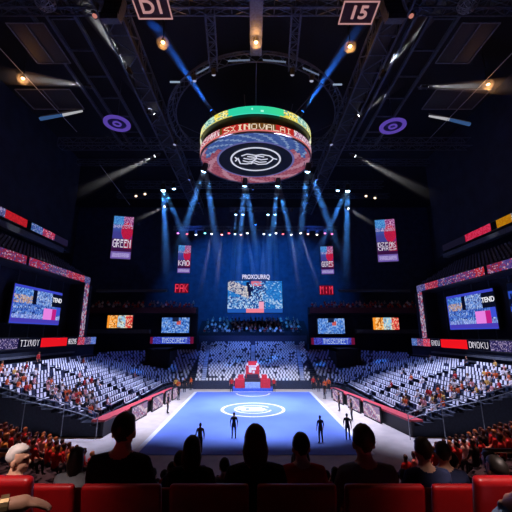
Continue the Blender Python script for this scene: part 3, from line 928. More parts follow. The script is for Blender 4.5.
# hanging banners
def banner_fn(lines, seed):
    def fn(a, b_, r):
        if b_ < .17: return (176, 160, 222) if (.03 < b_ < .13 and .06 < a < .94 and r.random() < .85) else (120, 96, 180)
        if b_ < .24: return (60, 20, 70)
        n = len(lines)
        if b_ < .46:
            t = (b_ - .25) / .21 * n; k = int(min(n - 1e-6, max(0, t)))
            if glyph(lines[n - 1 - k], (a - .05) / .9, (t - k - .06) / .88): return (236, 228, 248)
            return (70, 30, 90) if a < .6 else (150, 24, 70)
        d = math.hypot((a - .72) / .3, (b_ - .66) / .2)
        if b_ > .8 and r.random() < .3: return (230, 180, 220) if a > .5 else (110, 190, 240)
        if .72 < b_ < .8 and r.random() < .35: return (200, 190, 230)
        if d < 1: return mixc((224, 36, 74), (150, 20, 70), r.random() * .7)
        if a < .52: return mixc((58, 130, 214), (70, 64, 150), min(1, max(0, (.9 - b_) / .3)) * .9 + r.random() * .1)
        return mixc((170, 40, 120), (110, 40, 120), r.random())
    return fn


def banner(label, c0, w, h, fn, group, yaw, seed, zt):
    t = thing('hanging_banner', label, 'banner', c0, group, Quaternion((0, 0, 1), yaw))
    b = MB(); b.box(-w / 2 - .06, w / 2 + .06, .02, .18, -.06, h + .06); b.build('casing', BLACK, t)
    picture('display', t, (-w / 2, 0, 0), (w, 0, 0), (0, 0, h), 44, 84, fn, .8, seed)
    for s in (-1, 1):
        b = MB(); b.bar((s * w * .4, .1, h), (s * w * .4, .1, zt - c0[2]), .02); b.build('cable', BLACK, t)


banner('large hanging LED banner with GREEN lettering on the left', (-16.5, 40, 16.3), 2.35, 5.55, banner_fn(['GREEN'], 1), None, math.radians(14), 61, 30.6)
banner('large hanging LED banner with two lines of lettering on the right', (16.8, 40, 15.95), 2.35, 5.5, banner_fn(['BZEAK', 'CARES'], 2), None, math.radians(-14), 62, 30.6)
banner('small hanging LED banner left of the stage lights', (-12.4, 58, 17.8), 2.2, 5.1, banner_fn(['KAO'], 3), None, math.radians(8), 63, 25)
banner('small hanging LED banner right of the stage lights', (13.35, 58, 17.6), 2.2, 5.1, banner_fn(['GORES'], 4), None, math.radians(-8), 64, 25)
for (x, z, s, lab) in ((-13.05, 14.5, 'PAK', 'small glowing red sign below the small left banner'), (13.4, 14.15, 'M:M', 'small glowing red sign below the small right banner')):
    t = thing('red_sign', lab, 'sign', (x, 60, z))
    b = MB(); b.box(-1.3, 1.3, .05, .2, -.05, 1.75); b.build('backing', BLACK, t)
    picture('display', t, (-1.25, .03, 0), (2.5, 0, 0), (0, 0, 1.7), 34, 14, lambda a, b_, r: (250, 60, 90) if glyph(s, (a - .03) / .94, (b_ - .05) / .9) else (110, 8, 34), .9, 71)
    for q in (-1, 1):
        b = MB(); b.bar((q, .12, 1.7), (q, .12, 10.5), .02); b.build('cable', BLACK, t)

# ================================================================== SCOREBOARD
SBX, SBY, SBZ, SR = .3, 34.15, 26.4, 6.0
sb = thing('scoreboard', 'round ring-shaped LED scoreboard hanging from the roof over the court', 'scoreboard', (SBX, SBY, SBZ))
sb.scale = (1.045, .94, 1)
b = MB(); b.lathe([(5.6, .05), (5.86, .05), (5.86, 2.75), (5.5, 3.0), (3.0, 3.1)], 72); b.build('drum_body', mat('black_drum', (14, 15, 22), .5), sb, True)
b = MB(); b.lathe([(5.88, -.1), (6.02, -.1), (6.02, .06), (5.88, .06), (5.88, -.1)], 72, caps=False); b.build('bottom_rim', mat('silver_rim', (130, 130, 150), .4, .5), sb, True)


def ring_led(name, r, z0, z1, na, nz, fn, gain, seed):
    rr = random.Random(seed); m = MB()
    for i in range(na):
        # a = 0..1 over the circle, .5 is the side facing the camera
        t0, t1 = PI / 2 + 2 * PI * i / na, PI / 2 + 2 * PI * (i + 1) / na
        for j in range(nz):
            za, zb = z0 + (z1 - z0) * j / nz, z0 + (z1 - z0) * (j + 1) / nz
            c = lin([max(0, min(255, x)) for x in fn((i + .5) / na, (j + .5) / nz, rr)])
            P = lambda t, z: (r * math.cos(t), r * math.sin(t), z)
            m.quad(P(t0, za), P(t1, za), P(t1, zb), P(t0, zb), 0, tuple(x * gain for x in c))
    return m.build(name, LED, sb)


def upper_fn(a, b_, r):
    d = a - .5; k = r.random()
    if b_ < .12: return (190, 180, 90) if abs(d) > .06 else (60, 200, 170)
    if abs(d) < .072:
        return (150, 230, 200) if glyph('S', (d + .012) / .03, (b_ - .2) / .6) else mixc((40, 190, 150), (70, 200, 120), max(0, d) * 8)
    s = abs(d)
    base = (216, 196, 70) if s < .12 else (150, 190, 170) if s < .165 else (226, 214, 120) if s < .22 else (230, 226, 190)
    return mixc(base, (60, 130, 150), .8) if k < .28 else mixc(base, (240, 240, 220), .6) if k < .5 else base


def lower_fn(a, b_, r):
    d = a - .5
    if b_ < .16: return (226, 120, 120)
    if -.1 < d < .105:
        if glyph('SXINOVALAI', (d + .085) / .18, (b_ - .24) / .62): return (246, 226, 200)
        return (190, 40, 36) if -.09 < d < -.02 or d > .05 else (110, 70, 30)
    if abs(d) < .24:
        return (246, 230, 236) if r.random() < .42 else (190, 90, 110) if d < 0 else (170, 110, 150)
    return mixc((236, 170, 180), (220, 120, 140), r.random())


ring_led('upper_display_ring', 6.06, 1.95, 2.85, 260, 8, upper_fn, 1.25, 81)
ring_led('lower_display_ring', 6.03, .06, .95, 420, 10, lower_fn, .9, 82)
# underside
rr = random.Random(83); m1 = MB(); m2 = MB(); NA = 144
for i in range(NA):
    t0, t1 = 2 * PI * i / NA, 2 * PI * (i + 1) / NA; tm = (t0 + t1) / 2
    for (r0, r1, k) in [(4.0 + 1.86 * j / 8, 4.0 + 1.86 * (j + 1) / 8, j) for j in range(8)]:
        s = math.sin(tm)           # -1 faces the camera
        if s < -.35 - .25 * math.sin(k): c = mixc((66, 96, 176), (170, 196, 240), .8 if math.sin(tm * 17 + k * 1.3) > .72 else rr.random() * .25)
        else: c = mixc((196, 118, 140), (150, 62, 92), rr.random() * .8) if math.sin(tm * 9 + k * .7) > -.5 else (210, 150, 175)
        if k == 0: c = (120, 120, 190)
        P = lambda t, r: (r * math.cos(t), r * math.sin(t), .0)
        m1.quad(P(t1, r0), P(t1, r1), P(t0, r1), P(t0, r0), 0, tuple(x * .62 for x in lin(c)))
    for j in range(8):
        r0, r1 = 4.0 * j / 8, 4.0 * (j + 1) / 8; rm = (r0 + r1) / 2; x, y = rm * math.cos(tm), rm * math.sin(tm)
        c = (18, 30, 66)
        if y < -1.2 and x > .8 and math.sin(y * 5 - x * 1.2) > .35 and rm > 2.8: c = (190, 70, 90)
        elif y < -2.6 and abs(x) < 2.4: c = (44, 16, 30)
        elif rm > 3 and math.sin(x * 6 + y * 4) > .85: c = (90, 120, 190)
        P = lambda t, r: (r * math.cos(t), r * math.sin(t), .12)
        m2.quad(P(t1, r0), P(t1, r1), P(t0, r1), P(t0, r0), 0, lin(c))
m1.build('underside_ring', LED, sb); m2.build('underside_disc', LED, sb)
EMB = glow('emblem_white', (206, 208, 226), 1.0)


def tube(name, pts, r, parent, m, closed=False):
    b = MB(); P = list(pts) + ([pts[0]] if closed else [])
    b.path(P, r, 0, 6); return b.build(name, m, parent)


tube('emblem_circle', [(2.65 * math.cos(t), -.25 + 2.65 * math.sin(t), .04) for t in [2 * PI * k / 48 for k in range(48)]], .1, sb, EMB, True)
b = MB()
for pts in ([(-1.9, -.4), (-1.7, .9), (-1.0, 1.0), (-.2, .7), (.3, 1.1), (1.2, 1.0), (1.7, .3), (1.9, -.3), (1.5, -.9), (.6, -1.2), (0, -1.0), (-.9, -1.3), (-1.5, -.9)],
            [(-1.4, .2), (-.8, .55), (-.1, .25), (.4, .6), (1.2, .45)], [(-1.3, -.35), (-.6, -.1), (.1, -.35), (.6, 0), (1.3, -.2)], [(-.9, -.75), (-.2, -.6), (.2, -.85), (.9, -.65)],
            [(-.5, .95), (-.3, .3), (.1, -.3), (0, -.9)], [(-2.2, -.6), (-2.0, -.1), (-2.2, .3)], [(1.9, -.3), (2.3, -.1)]):
    b.path([(x, y - .25, .05) for x, y in pts], .085)
b.build('emblem_figure', EMB, sb)
for k in range(6):
    t = PI / 3 * k + .3
    b = MB(); b.bar((4.5 * math.cos(t), 4.5 * math.sin(t), 2.9), (5.2 * math.cos(t), 5.2 * math.sin(t), 4.9), .04); b.build('hanging_cable', STEEL, sb)

# ================================================================== ROOF STEEL
def truss(mb, a, b_, s=1.0, step=1.5, r=.06, up=Vector((0, 0, 1))):
    a, b_ = Vector(a), Vector(b_); d = (b_ - a); L = d.length; d.normalize(); sd = d.cross(up).normalized() * s / 2; u = sd.cross(d).normalized() * s / 2
    cs_ = [sd + u, -sd + u, -sd - u, sd - u]
    for c in cs_: mb.bar(a + c, b_ + c, r * 1.35)
    n = max(1, round(L / step))
    for i in range(n):
        p, q = a + d * (L * i / n), a + d * (L * (i + 1) / n)
        for k in range(4):
            c0, c1 = cs_[k], cs_[(k + 1) % 4]
            if i % 2: c0, c1 = c1, c0
            mb.bar(p + c0, q + c1, r * .7)
        for k in range(4): mb.bar(p + cs_[k], p + cs_[(k + 1) % 4], r * .7)


def truss_thing(label, a, b_, s, step=1.5, r=.06, core=False, grp=None):
    t = thing('roof_truss', label, 'truss', a, grp); L = Vector(a); m = MB(); truss(m, Vector(a) - L, Vector(b_) - L, s, step, r); m.build('lattice', STEEL, t)
    if core:
        m = MB(); d = Vector(b_) - L; k = s * .36
        m.box(-k, k, min(0, d.y), max(0, d.y), -k * .8, k * .8); m.build('cable_duct', BLACK, t)
    return t


for sx in (-1, 1):
    nm = 'left' if sx < 0 else 'right'
    truss_thing('heavy main roof truss running away on the %s of the scoreboard' % nm, (sx * 10.7, 10, 31.2), (sx * 10.7, 62, 31.2), 1.7, 1.9, .075, True)
    t = thing('catwalk', 'ladder-like roof catwalk outside the %s main truss' % nm, 'catwalk', (sx * 15, 12, 31.4))
    m = MB()
    for x in (-1.1, 1.1): m.box(x - .12, x + .12, 0, 27, -.15, .15)
    m.build('side_beam', STEEL, t); m = MB()
    for y in range(0, 28, 3): m.box(-1.1, 1.1, y - .06, y + .06, -.08, .08)
    m.build('rung', STEEL, t)
    m = MB(); m.box(-2.4, -2.15, 0, 27, -.1, .2); m.build('outer_rail', STEEL, t)
    # framed ceiling panels
    for k, (x0, x1, y0, y1) in enumerate(((16.6, 19.6, 21.2, 25.2), (18.5, 24.0, 28.5, 31.5))):
        p = thing('ceiling_panel', '%s dark framed roof panel beside the %s catwalk' % (('nearer', 'farther')[k], nm), 'panel', (sx * (x0 + x1) / 2, (y0 + y1) / 2, 31.2))
        m = MB(); w, h = (x1 - x0) / 2, (y1 - y0) / 2; m.box(-w, w, -h, h, 0, .08); m.build('board', BLACK, p)
        m = MB()
        for q in (-w, 0, w): m.box(q - .05, q + .05, -h, h, -.05, 0)
        for q in (-h, h): m.box(-w, w, q - .05, q + .05, -.05, 0)
        m.build('frame', GREYB, p)
truss_thing('long cross roof truss passing behind the scoreboard', (-25, 38.3, 31.2), (28, 38.3, 31.2), 1.1, 1.3, .06)
truss_thing('far cross roof truss carrying the big blue lamp pairs', (-21, 50.4, 31.2), (21.5, 50.4, 31.2), .9, 1.3, .05)
truss_thing('low light truss with the long row of coloured lamps', (-14.2, 56.3, 25.6), (15.2, 56.3, 25.6), .6, .9, .04)
truss_thing('short upper light truss above the row of coloured lamps', (-4.2, 56.3, 29.2), (5.2, 56.3, 29.2), .6, .9, .04)
for k, (y, z) in enumerate(((20.2, 31.5), (44.5, 32), (59, 33))):
    truss_thing(('nearest thin purlin truss across the roof', 'thin purlin truss just beyond the scoreboard', 'farthest thin purlin truss across the roof')[k], (-26, y, z), (26, y, z), .7, 1.6, .05)
for sx in (-1, 1):
    truss_thing('short roof truss in front of the scoreboard, %s one' % ('left' if sx < 0 else 'right'), (sx * 3.3, 20, 31), (sx * 3.6, 25.6, 31), .7, .8, .045)
m = MB(); m.box(-.5, .5, -4, 2.6, -.1, .3); tag(m.build('roof_beam', STEEL), 'flat middle roof beam in front of the scoreboard', 'beam').location = (.25, 21.5, 31)
# ring truss
t = thing('ring_truss', 'large circular roof truss above the scoreboard', 'truss', (SBX, SBY, 31.2))
for nm, rad, z in (('outer_ring', 10, 0), ('inner_ring', 9.1, 0), ('upper_ring', 9.5, .8)):
    tube(nm, [(rad * math.cos(2 * PI * k / 60), rad * math.sin(2 * PI * k / 60), z) for k in range(60)], .07, t, STEEL, True)
m = MB()
for k in range(60):
    a0, a1 = 2 * PI * k / 60, 2 * PI * (k + 1) / 60
    P = lambda r, a, z: (r * math.cos(a), r * math.sin(a), z)
    m.bar(P(10, a0, 0), P(9.1, a1, 0), .04); m.bar(P(10, a0, 0), P(9.5, a1, .8), .04); m.bar(P(9.1, a0, 0), P(9.5, a1, .8), .04)
m.build('lacing', STEEL, t)
for k in range(8):
    a = 2 * PI * k / 8
    m = MB(); m.bar((SR * .9 * math.cos(a), SR * .9 * math.sin(a), -1.8), (9.1 * math.cos(a), 9.1 * math.sin(a), 0), .04); m.build('spoke', STEEL, t)
# purple decorative rings
PUR = glow('purple_neon', (112, 84, 206), .55); PURD = mat('purple_mesh', (60, 50, 110), .6)
for (x, y, lab) in ((-15.85, 33.9, 'round purple glowing ring in the roof left of the scoreboard'), (16.5, 34.4, 'round purple glowing ring in the roof right of the scoreboard')):
    t = thing('purple_ring_light', lab, 'light', (x, y, 31))
    m = MB(); m.lathe([(1.05, 0), (1.5, 0), (1.5, .15), (1.05, .15), (1.05, 0)], 36, caps=False); m.build('glowing_ring', PUR, t)
    m = MB(); m.lathe([(.0, .1), (1.04, .1), (1.04, .2), (0, .2)], 24, caps=False); m.build('mesh_disc', PURD, t)
    m = MB(); m.lathe([(.3, -.02), (.5, -.02), (.5, .08), (.3, .08), (.3, -.02)], 24, caps=False); m.build('inner_ring', PUR, t)
    m = MB(); m.bar((0, 0, .2), (0, 0, 5.95), .04); m.build('stem', STEEL, t)
# number boards
PINKL = glow('board_outline', (206, 150, 150), .75)
for (x, y, s, lab) in ((-6.9, 18.1, 'D1', 'dark red roof board with pale number left of the middle'), (7.35, 18.5, '15', 'dark red roof board with the number 15 right of the middle')):
    t = thing('number_board', lab, 'sign', (x, y, 29))
    m = MB(); m.box(-1.2, 1.2, -.85, .85, 0, .12); m.build('panel', mat('dark_red_board', (70, 20, 26), .6), t)
    m = MB()
    for q in (-.82, .82): m.box(-1.2, 1.2, q - .045, q + .045, -.05, 0)
    for q in (-1.17, 1.17): m.box(q - .045, q + .045, -.85, .85, -.05, 0)
    m.build('border', PINKL, t)
    text(s, 'numerals', t, 1.35, (0, 0, -.03), (PI, 0, 0), PINKL, .02, .02)
    for q in (-1, 1):
        m = MB(); m.bar((q, 0, .1), (q, 0, 7.9), .02); m.build('cable', BLACK, t)
# house lamps
for k, (px, py) in enumerate(((23, 78), (163, 42), (256, 42), (350, 46), (488, 84))):
    p = atz(px, py, 30.6)
    t = thing('house_lamp', ['small warm roof lamp at the far left', 'small warm roof lamp left of the scoreboard', 'small warm roof lamp in the middle before the scoreboard', 'small warm roof lamp right of the scoreboard', 'small warm roof lamp at the far right'][k], 'lamp', p, 'warm roof lamps')
    m = MB(); m.lathe([(.0, -.16), (.09, -.14), (.15, -.07), (.16, 0), (.12, .04)], 16); m.build('bulb', glow('warm_bulb', (255, 206, 150), 5), t, True)
    m = MB(); m.lathe([(.2, -.02), (.22, .1), (.12, .3), (.04, .32), (.04, 6.4)], 16); m.build('shade', BLACK, t, True)
    L = bpy.data.lights.new('house_lamp_light', 'POINT'); L.energy = 160; L.color = (1, .42, .12); L.shadow_soft_size = .25
    link('lamp_light', L, t, (0, 0, -.35))
    m = MB(); m.lathe([(.0, -.6), (.35, -.5), (.55, -.08), (.35, .34), (.0, .44)], 20, caps=False); m.build('glow_haze', haze('lamp_haze', .16), t)
# wire globes
for (px, py, lab) in ((45, 2, 'pale wire globe hanging near the upper left corner'), (468, 4, 'pale wire globe hanging near the upper right corner')):
    t = thing('wire_globe', lab, 'globe', atz(px, py, 30)); m = MB()
    for k in range(6):
        a = PI * k / 6; pts = [(.7 * math.sin(q) * math.cos(a), .7 * math.sin(q) * math.sin(a), .45 * math.cos(q)) for q in [2 * PI * i / 20 for i in range(21)]]
        m.path(pts, .03, 0, 4)
    for z in (-.25, 0, .25): m.path([(math.sqrt(.49 - z * z * 2.4) * math.cos(q), math.sqrt(.49 - z * z * 2.4) * math.sin(q), z) for q in [2 * PI * i / 20 for i in range(21)]], .025, 0, 4)
    m.build('wire_cage', SILVER, t); m = MB(); m.bar((0, 0, .45), (0, 0, 6.95), .03); m.build('stem', STEEL, t)
# line arrays
for sx in (-1, 1):
    t = thing('line_array', 'stacked loudspeaker array hanging from the %s main truss' % ('left' if sx < 0 else 'right'), 'loudspeaker', (sx * 9.6, 18.4, 30.2))
    for k in range(6):
        a = math.radians(4 * k); M = Matrix.Translation((0, -.02 * k * k, -.42 * k)) @ Matrix.Rotation(a, 4, 'X')
        m = MB(); m.box(-.6, .6, -.35, .35, -.38, 0, 0, M)
        o = m.build('speaker_box', mat('speaker_grey', (86, 88, 94), .5), t)
        m = MB(); m.box(-.52, .52, -.37, -.35, -.33, -.05, 0, M); m.build('grille', SILVER, o)
# guy wires
for (a, b_, lab) in ((at(-6, 42, 24), at(77, 132, 33), 'thin guy wire crossing the upper left'), (at(520, 45, 24), at(430, 138, 33), 'thin guy wire crossing the upper right'),
                     (at(100, 165, 38), at(130, 205, 44), 'thin guy wire above the large left banner')):
    m = MB(); m.bar((0, 0, 0), b_ - a, .03); o = m.build('guy_wire', mat('wire_grey', (150, 156, 170), .4), None); o.location = a; tag(o, lab, 'wire')

# ================================================================== STAGE LIGHTS AND BEAMS
def spot(parent, power, col, half, soft=.06, blend=.25, name='lamp_light', z=-.36):
    L = bpy.data.lights.new(name, 'SPOT'); L.energy = power; L.color = col; L.spot_size = 2 * half; L.spot_blend = blend; L.shadow_soft_size = soft
    return link(name, L, parent, (0, 0, z))


HM = MB(); HM.lathe([(.06, .3), (.16, .28), (.2, .1), (.2, -.25), (.24, -.3), (.19, -.3), (.17, -.2)], 14, caps=False)
HOUS = HM.mesh('housing', BLACK, True)
LM = MB(); LM.lathe([(0, -.4), (.09, -.38), (.16, -.33), (.19, -.26), (.19, -.24)], 14, caps=False)
YM = MB(); YM.bar((-.28, 0, -.02), (-.28, 0, .38), .03); YM.bar((.28, 0, -.02), (.28, 0, .38), .03); YM.bar((-.28, 0, .38), (.28, 0, .38), .03); YM.bar((0, 0, .38), (0, 0, .6), .03)
YOKE = YM.mesh('yoke', STEEL)
LENS = {}


def stage_light(label, p, target, col, lens_s=3.0, beams=(), group=None, scale=1.0, bcol=None):
    """p lamp position; beams: list of (target, half angle deg, length, power, density)"""
    p = Vector(p); d = (Vector(target) - p).normalized()
    t = thing('stage_light', label, 'stage light', p, group, (-d).to_track_quat('Z', 'Y'))
    if scale != 1: t.scale = (scale,) * 3
    link('housing', HOUS, t); link('yoke', YOKE, t)
    key = (tuple(col), lens_s)
    if key not in LENS: LENS[key] = LM.mesh('lens', glow('lens_%d' % len(LENS), col, lens_s), True)
    link('lens', LENS[key], t)
    qi = t.rotation_quaternion.inverted()
    for (tg, half, length, power, dens) in beams:
        dens *= 1.1
        dd = qi @ (Vector(tg) - p).normalized(); q = (-dd).to_track_quat('Z', 'Y')
        h = math.radians(half)
        s = spot(t, power, lin(bcol or col), h, .17 * scale, .5); s.rotation_mode = 'QUATERNION'; s.rotation_quaternion = q; s.location = dd * .52; s.scale = (1 / scale,) * 3
        b = MB(); r0 = .17 * scale; k1 = .45 * scale; b.lathe([(0, -length - .01), (r0 + math.tan(h) * length * 1.02, -length), (r0 + k1 * math.tan(h), -k1), (.0, -k1)], 20, caps=False)
        o = b.build('light_beam', haze('beam_haze_%03d_%02d' % (int(dens * 1000), int(length)), dens, length), t, True); o.rotation_mode = 'QUATERNION'; o.rotation_quaternion = q; o.scale = (1 / scale,) * 3
    return t


BL = (40, 120, 255); WH = (235, 235, 240); BW = (170, 215, 255); BB = (70, 150, 255)
KB = 1.5   # beam power scale


def bm_(px, py, Y, half, L, P, dens): return (at(px, py, Y), half, L, P * KB, dens)


# scoreboard rim lamps shining down
RIM = [((205, 167), [((180, 242), 2.2), ((217, 248), 2.0)], 'left rim'), ((245, 181.5), [((240, 238), 1.8), ((253, 228), 2.0)], 'middle left rim'),
       ((278, 181.5), [((272, 234), 1.8), ((291, 238), 2.0)], 'middle right rim'), ((308, 167), [((300, 240), 2.0), ((330, 226), 2.2)], 'right rim')]
for (pp, bs, w) in RIM:
    p = atz(*pp, 26.0)
    stage_light('bright blue beam lamp on the %s of the scoreboard' % w, p, at(*bs[0][0], p.y + 4), BW, 12, [(at(*q, p.y + 4), h, 13, 90000 * KB, .16) for q, h in bs], 'lamps under the scoreboard rim', 1.7, BB)
# scoreboard top lamps shining up at the roof
stage_light('blue lamp on the upper left rim of the scoreboard shining up', at(213, 113, 31.5), at(150, 20, 26), BL, 2, [(at(152, 22, 26.5), 3.2, 12, 45000 * KB, .14)])
stage_light('blue lamp on the upper right rim of the scoreboard shining up', at(301, 114, 31.5), at(354, 35, 26), BL, 2, [(at(352, 37, 26.5), 3.2, 12, 45000 * KB, .14)])
# big blue pairs
stage_light('big bright blue lamp on the far left truss, outer of its pair', (-14.7, 50, 30.6), at(167, 300, 52), BW, 14, [(at(168, 300, 51), 2.6, 17, 120000 * KB, .13), (at(190, 250, 52), 2.0, 14, 90000 * KB, .13)], None, 2.0, BB)
stage_light('smaller blue lamp on the far left truss, inner of its pair', (-13.0, 50, 30.8), at(180, 300, 52), BW, 8, (), None, 1.6)
stage_light('big bright blue lamp on the far right truss, outer of its pair', (15.5, 50, 30.5), at(345, 300, 52), BW, 14, [(at(345, 300, 51), 2.6, 17, 120000 * KB, .13), (at(318, 252, 52), 2.0, 14, 90000 * KB, .13)], None, 2.0, BB)
stage_light('smaller blue lamp on the far right truss, inner of its pair', (13.9, 50, 30.5), at(335, 300, 52), BW, 8, (), None, 1.6)
# upper short truss lamps
for k, (x, tx) in enumerate(((236, 231), (243, 239), (268, 266), (275, 277))):
    stage_light('%s white lamp of the four on the short upper truss' % ('first', 'second', 'third', 'last')[k], at(x, 212.5, 56), at(tx, 300, 57), BW, 8, [(at(tx, 300, 57), 1.5, 17, 60000 * KB, .12)], 'lamps on the short upper truss', 1.3, BB)
# the long coloured row
ROWC = [(178, 'pink', (230, 110, 200), 0), (187, 'red', (240, 90, 100), 0), (196, 'white', (220, 235, 255), 0), (205, 'teal', (120, 220, 230), 0), (212, 'white', (230, 225, 240), (205, 268)), (222, 'pale red', (250, 150, 150), (218, 272)),
        (229, 'red', (240, 90, 100), 0), (235, 'pale blue', BW, 0), (241, 'pale red', (250, 170, 160), (236, 300)), (247, 'white', (235, 245, 255), (256, 290)), (264, 'white', (235, 245, 255), (262, 290)), (270, 'pale blue', BW, (270, 300)), (276, 'white', (240, 235, 240), 0), (283, 'red', (240, 90, 100), 0), (291, 'white', (230, 235, 250), (297, 275)),
        (300, 'cream', (255, 236, 210), (312, 268)), (308, 'pale red', (250, 170, 160), 0), (317, 'warm white', (255, 230, 190), 0), (325, 'pink', (230, 110, 170), 0), (332, 'red', (240, 100, 130), 0)]
ORD = ['first', 'second', 'third', 'fourth', 'fifth', 'sixth', 'seventh', 'eighth', 'ninth', 'tenth', 'eleventh', 'twelfth', 'thirteenth', 'fourteenth', 'fifteenth', 'sixteenth', 'seventeenth', 'eighteenth', 'nineteenth', 'twentieth']
for k, (x, cn, c, tg) in enumerate(ROWC):
    tgt = at(*(tg or (x, 300)), 55)
    dim = cn in ('white', 'cream', 'pale red') and tg
    stage_light('%s lamp, %s from the left in the long row of coloured lamps' % (cn, ORD[k]), at(x, 231.5 + (k % 3) * .7, 56), tgt, c, 5, [(tgt, 2.0, 13, 14000 * KB, .12)] if tg else (), 'lamps in the long coloured row', 1.15, BB if x in (241, 247, 264, 270) else (220, 225, 240))
stage_light('single blue lamp between the two light trusses', at(255.5, 223, 56), at(256, 300, 57), BL, 6, [(at(257, 290, 57), 2.2, 12, 4000 * KB, .12)])
# white side beams
WB = [((130, 72), (88, 5), 30, 24.9, 23.0, 6.5, 11, 9000, .09, 'white lamp on the left catwalk throwing a broad beam up'), ((382, 74), (432, 8), 30, 25.1, 23.2, 6.5, 11, 9000, .09, 'white lamp on the right catwalk throwing a broad beam up'),
      ((156.5, 117), (132, 84), 30, 31.2, 29.5, 4.5, 6, 4000, .12, 'white lamp beside the left main truss with a short beam'), ((356, 118), (388, 92), 30, 31.4, 29.5, 4.5, 6, 4000, .12, 'white lamp beside the right main truss with a short beam'),
      ((88, 86), (0, 75), 30, 26.6, 26.6, 4.5, 10, 5200, .12, 'white lamp at the far left throwing a level beam outwards'), ((424, 87), (512, 86), 30, 26.6, 26.6, 4.5, 10, 5200, .12, 'white lamp at the far right throwing a level beam outwards'),
      ((157, 155), (72, 196), 30, 39, 39, 4.2, 13, 7000, .12, 'white lamp under the cross truss with a beam down to the left'), ((353, 155), (440, 200), 30, 39, 39, 4.2, 13, 7000, .12, 'white lamp under the cross truss with a beam down to the right')]
for (pp, tg, z, y0, y1, half, L, P, dn, lab) in WB:
    stage_light(lab, at(*pp, y0), at(*tg, y1), WH, 5, [(at(*tg, y1), half, L, P * KB, dn)])
stage_light('white lamp below the big left lamp pair aimed at the left banner', at(166, 206, 49), at(128, 224, 45), WH, 5, [(at(128, 224, 45), 4.0, 7, 3000 * KB, .12)])
stage_light('white lamp below the big right lamp pair aimed at the right banner', at(347, 208, 49), at(380, 228, 45), WH, 5, [(at(380, 228, 45), 4.0, 7, 3000 * KB, .12)])
for k, (x, y) in enumerate(((136, 195), (145, 193), (366, 195), (375, 197))):
    stage_light('small warm lamp on the far truss, %s' % ('outer left', 'inner left', 'inner right', 'outer right')[k], at(x, y, 50), at(x, 300, 40), (255, 214, 170), 4, (), 'small warm lamps on the far truss')
# glowing tubes standing in for short white-to-blue beams
for (p0, pm, p1, lab) in ((at(82.5, 111, 31), at(63, 115, 31), at(40, 119, 31), 'glowing tube for a short white and blue beam in the left roof'), (at(429, 116, 31.4), at(449, 119.5, 31.4), at(470, 124.5, 31.4), 'glowing tube for a short white and blue beam in the right roof')):
    t = thing('beam_tube', lab, 'light', p0)
    m = MB(); m.bar((0, 0, 0), pm - p0, .1, 0, 8, .16); m.build('white_tube', glow('tube_white', (190, 190, 196), .8), t)
    m = MB(); m.bar(pm - p0, p1 - p0, .16, 0, 8, .2); m.build('blue_tube', glow('tube_blue', (70, 110, 170), .5), t)
    m = MB(); m.bar((0, 0, .3), p1 - p0 + Vector((0, 0, .3)), .06); m.build('carrier', STEEL, t)
for (x0, x1, y, lab) in ((170, 180, 82, 'short white strip light in the roof left of the scoreboard'), (333, 342, 84.5, 'short white strip light in the roof right of the scoreboard')):
    a, c = atz(x0, y, 30.8), atz(x1, y, 30.8); m = MB(); m.bar((0, 0, 0), c - a, .08); o = m.build('glow_strip', glow('strip_white', (170, 190, 215), .7)); o.location = a; tag(o, lab, 'light')
for k, (pa, pb) in enumerate((((228, 61), (250, 60)), ((263, 60), (286, 62)), ((196, 74), (209, 67)), ((303, 68), (319, 75)))):
    a, c = atz(*pa, 30.9), atz(*pb, 30.9); m = MB(); m.bar((0, 0, 0), c - a, .07); o = m.build('glow_strip', glow('truss_highlight', (104, 116, 140), .8)); o.location = a  # glowing bars stand in for highlights on the lit ring truss
    tag(o, 'painted highlight bar on the ring truss, %s' % ('left of the middle', 'right of the middle', 'far left', 'far right')[k], 'light')


# wash lights (added lamps that brighten the seats, the court and the far wall)
def wash(label, p, target, col, power, half, group=None, soft=.4):
    t = stage_light(label, p, target, col, .5, (), group, 1.0)
    s = spot(t, power, tuple(lin(col)), math.radians(half), .15, .6, z=-.58)
    return t


CW = (226, 228, 255)
for k, (x, y, tx, ty, pw) in enumerate(((-5.5, 26.2, -2.5, 33, 1), (5.5, 26.2, 2.5, 33, 1), (-3.6, 25.4, -2, 43, .9), (3.6, 25.4, 2, 43, .9))):
    wash('added court flood lamp under the front of the ring truss, %s' % ('outer left', 'outer right', 'inner left', 'inner right')[k], (x, y, 30.5), (tx, ty, 0), CW, 41000 * pw, 19, 'added court flood lamps')
for sx in (-1, 1):
    nm = 'left' if sx < 0 else 'right'
    wash('added flood lamp lighting the %s lower bank from the main truss' % nm, (sx * 9.6, 36.5, 30.2), (sx * 16, 32, 2), (204, 208, 255), 68000, 23)
    wash('added flood lamp lighting the far part of the %s lower bank' % nm, (sx * 9.6, 46, 30.2), (sx * 15, 42, 2), (150, 175, 255), 18000, 20)
    wash('added blue flood lamp lighting the far %s corner seats' % nm, (sx * 9.6, 55, 30.2), (sx * 16, 55, 3), (60, 110, 255), 7000, 30)
    wash('added blue flood lamp lighting the %s half of the far wall' % nm, (sx * 7, 56, 29), (sx * 6, 75, 17), (30, 145, 255), 17000, 42)
    wash('added red flood lamp lighting the near %s corner crowd' % nm, (sx * 12, 20.2, 30.9), (sx * 10, 13, 3), (255, 165, 150), 34000, 13)
wash('added flood lamp lighting the far bank of seats', (0, 50, 30.5), (0, 57, 2), (100, 145, 255), 26000, 22)
wash('added blue flood lamp lighting the balcony below the central screen', (0, 56.2, 28.8), (0, 69, 8), (90, 130, 255), 16000, 24)

# ================================================================== NEAR STAND
NY0, NP, NZ0, NR = 2.55, .85, 5.32, .36


def tread(k): return NZ0 - NR * k


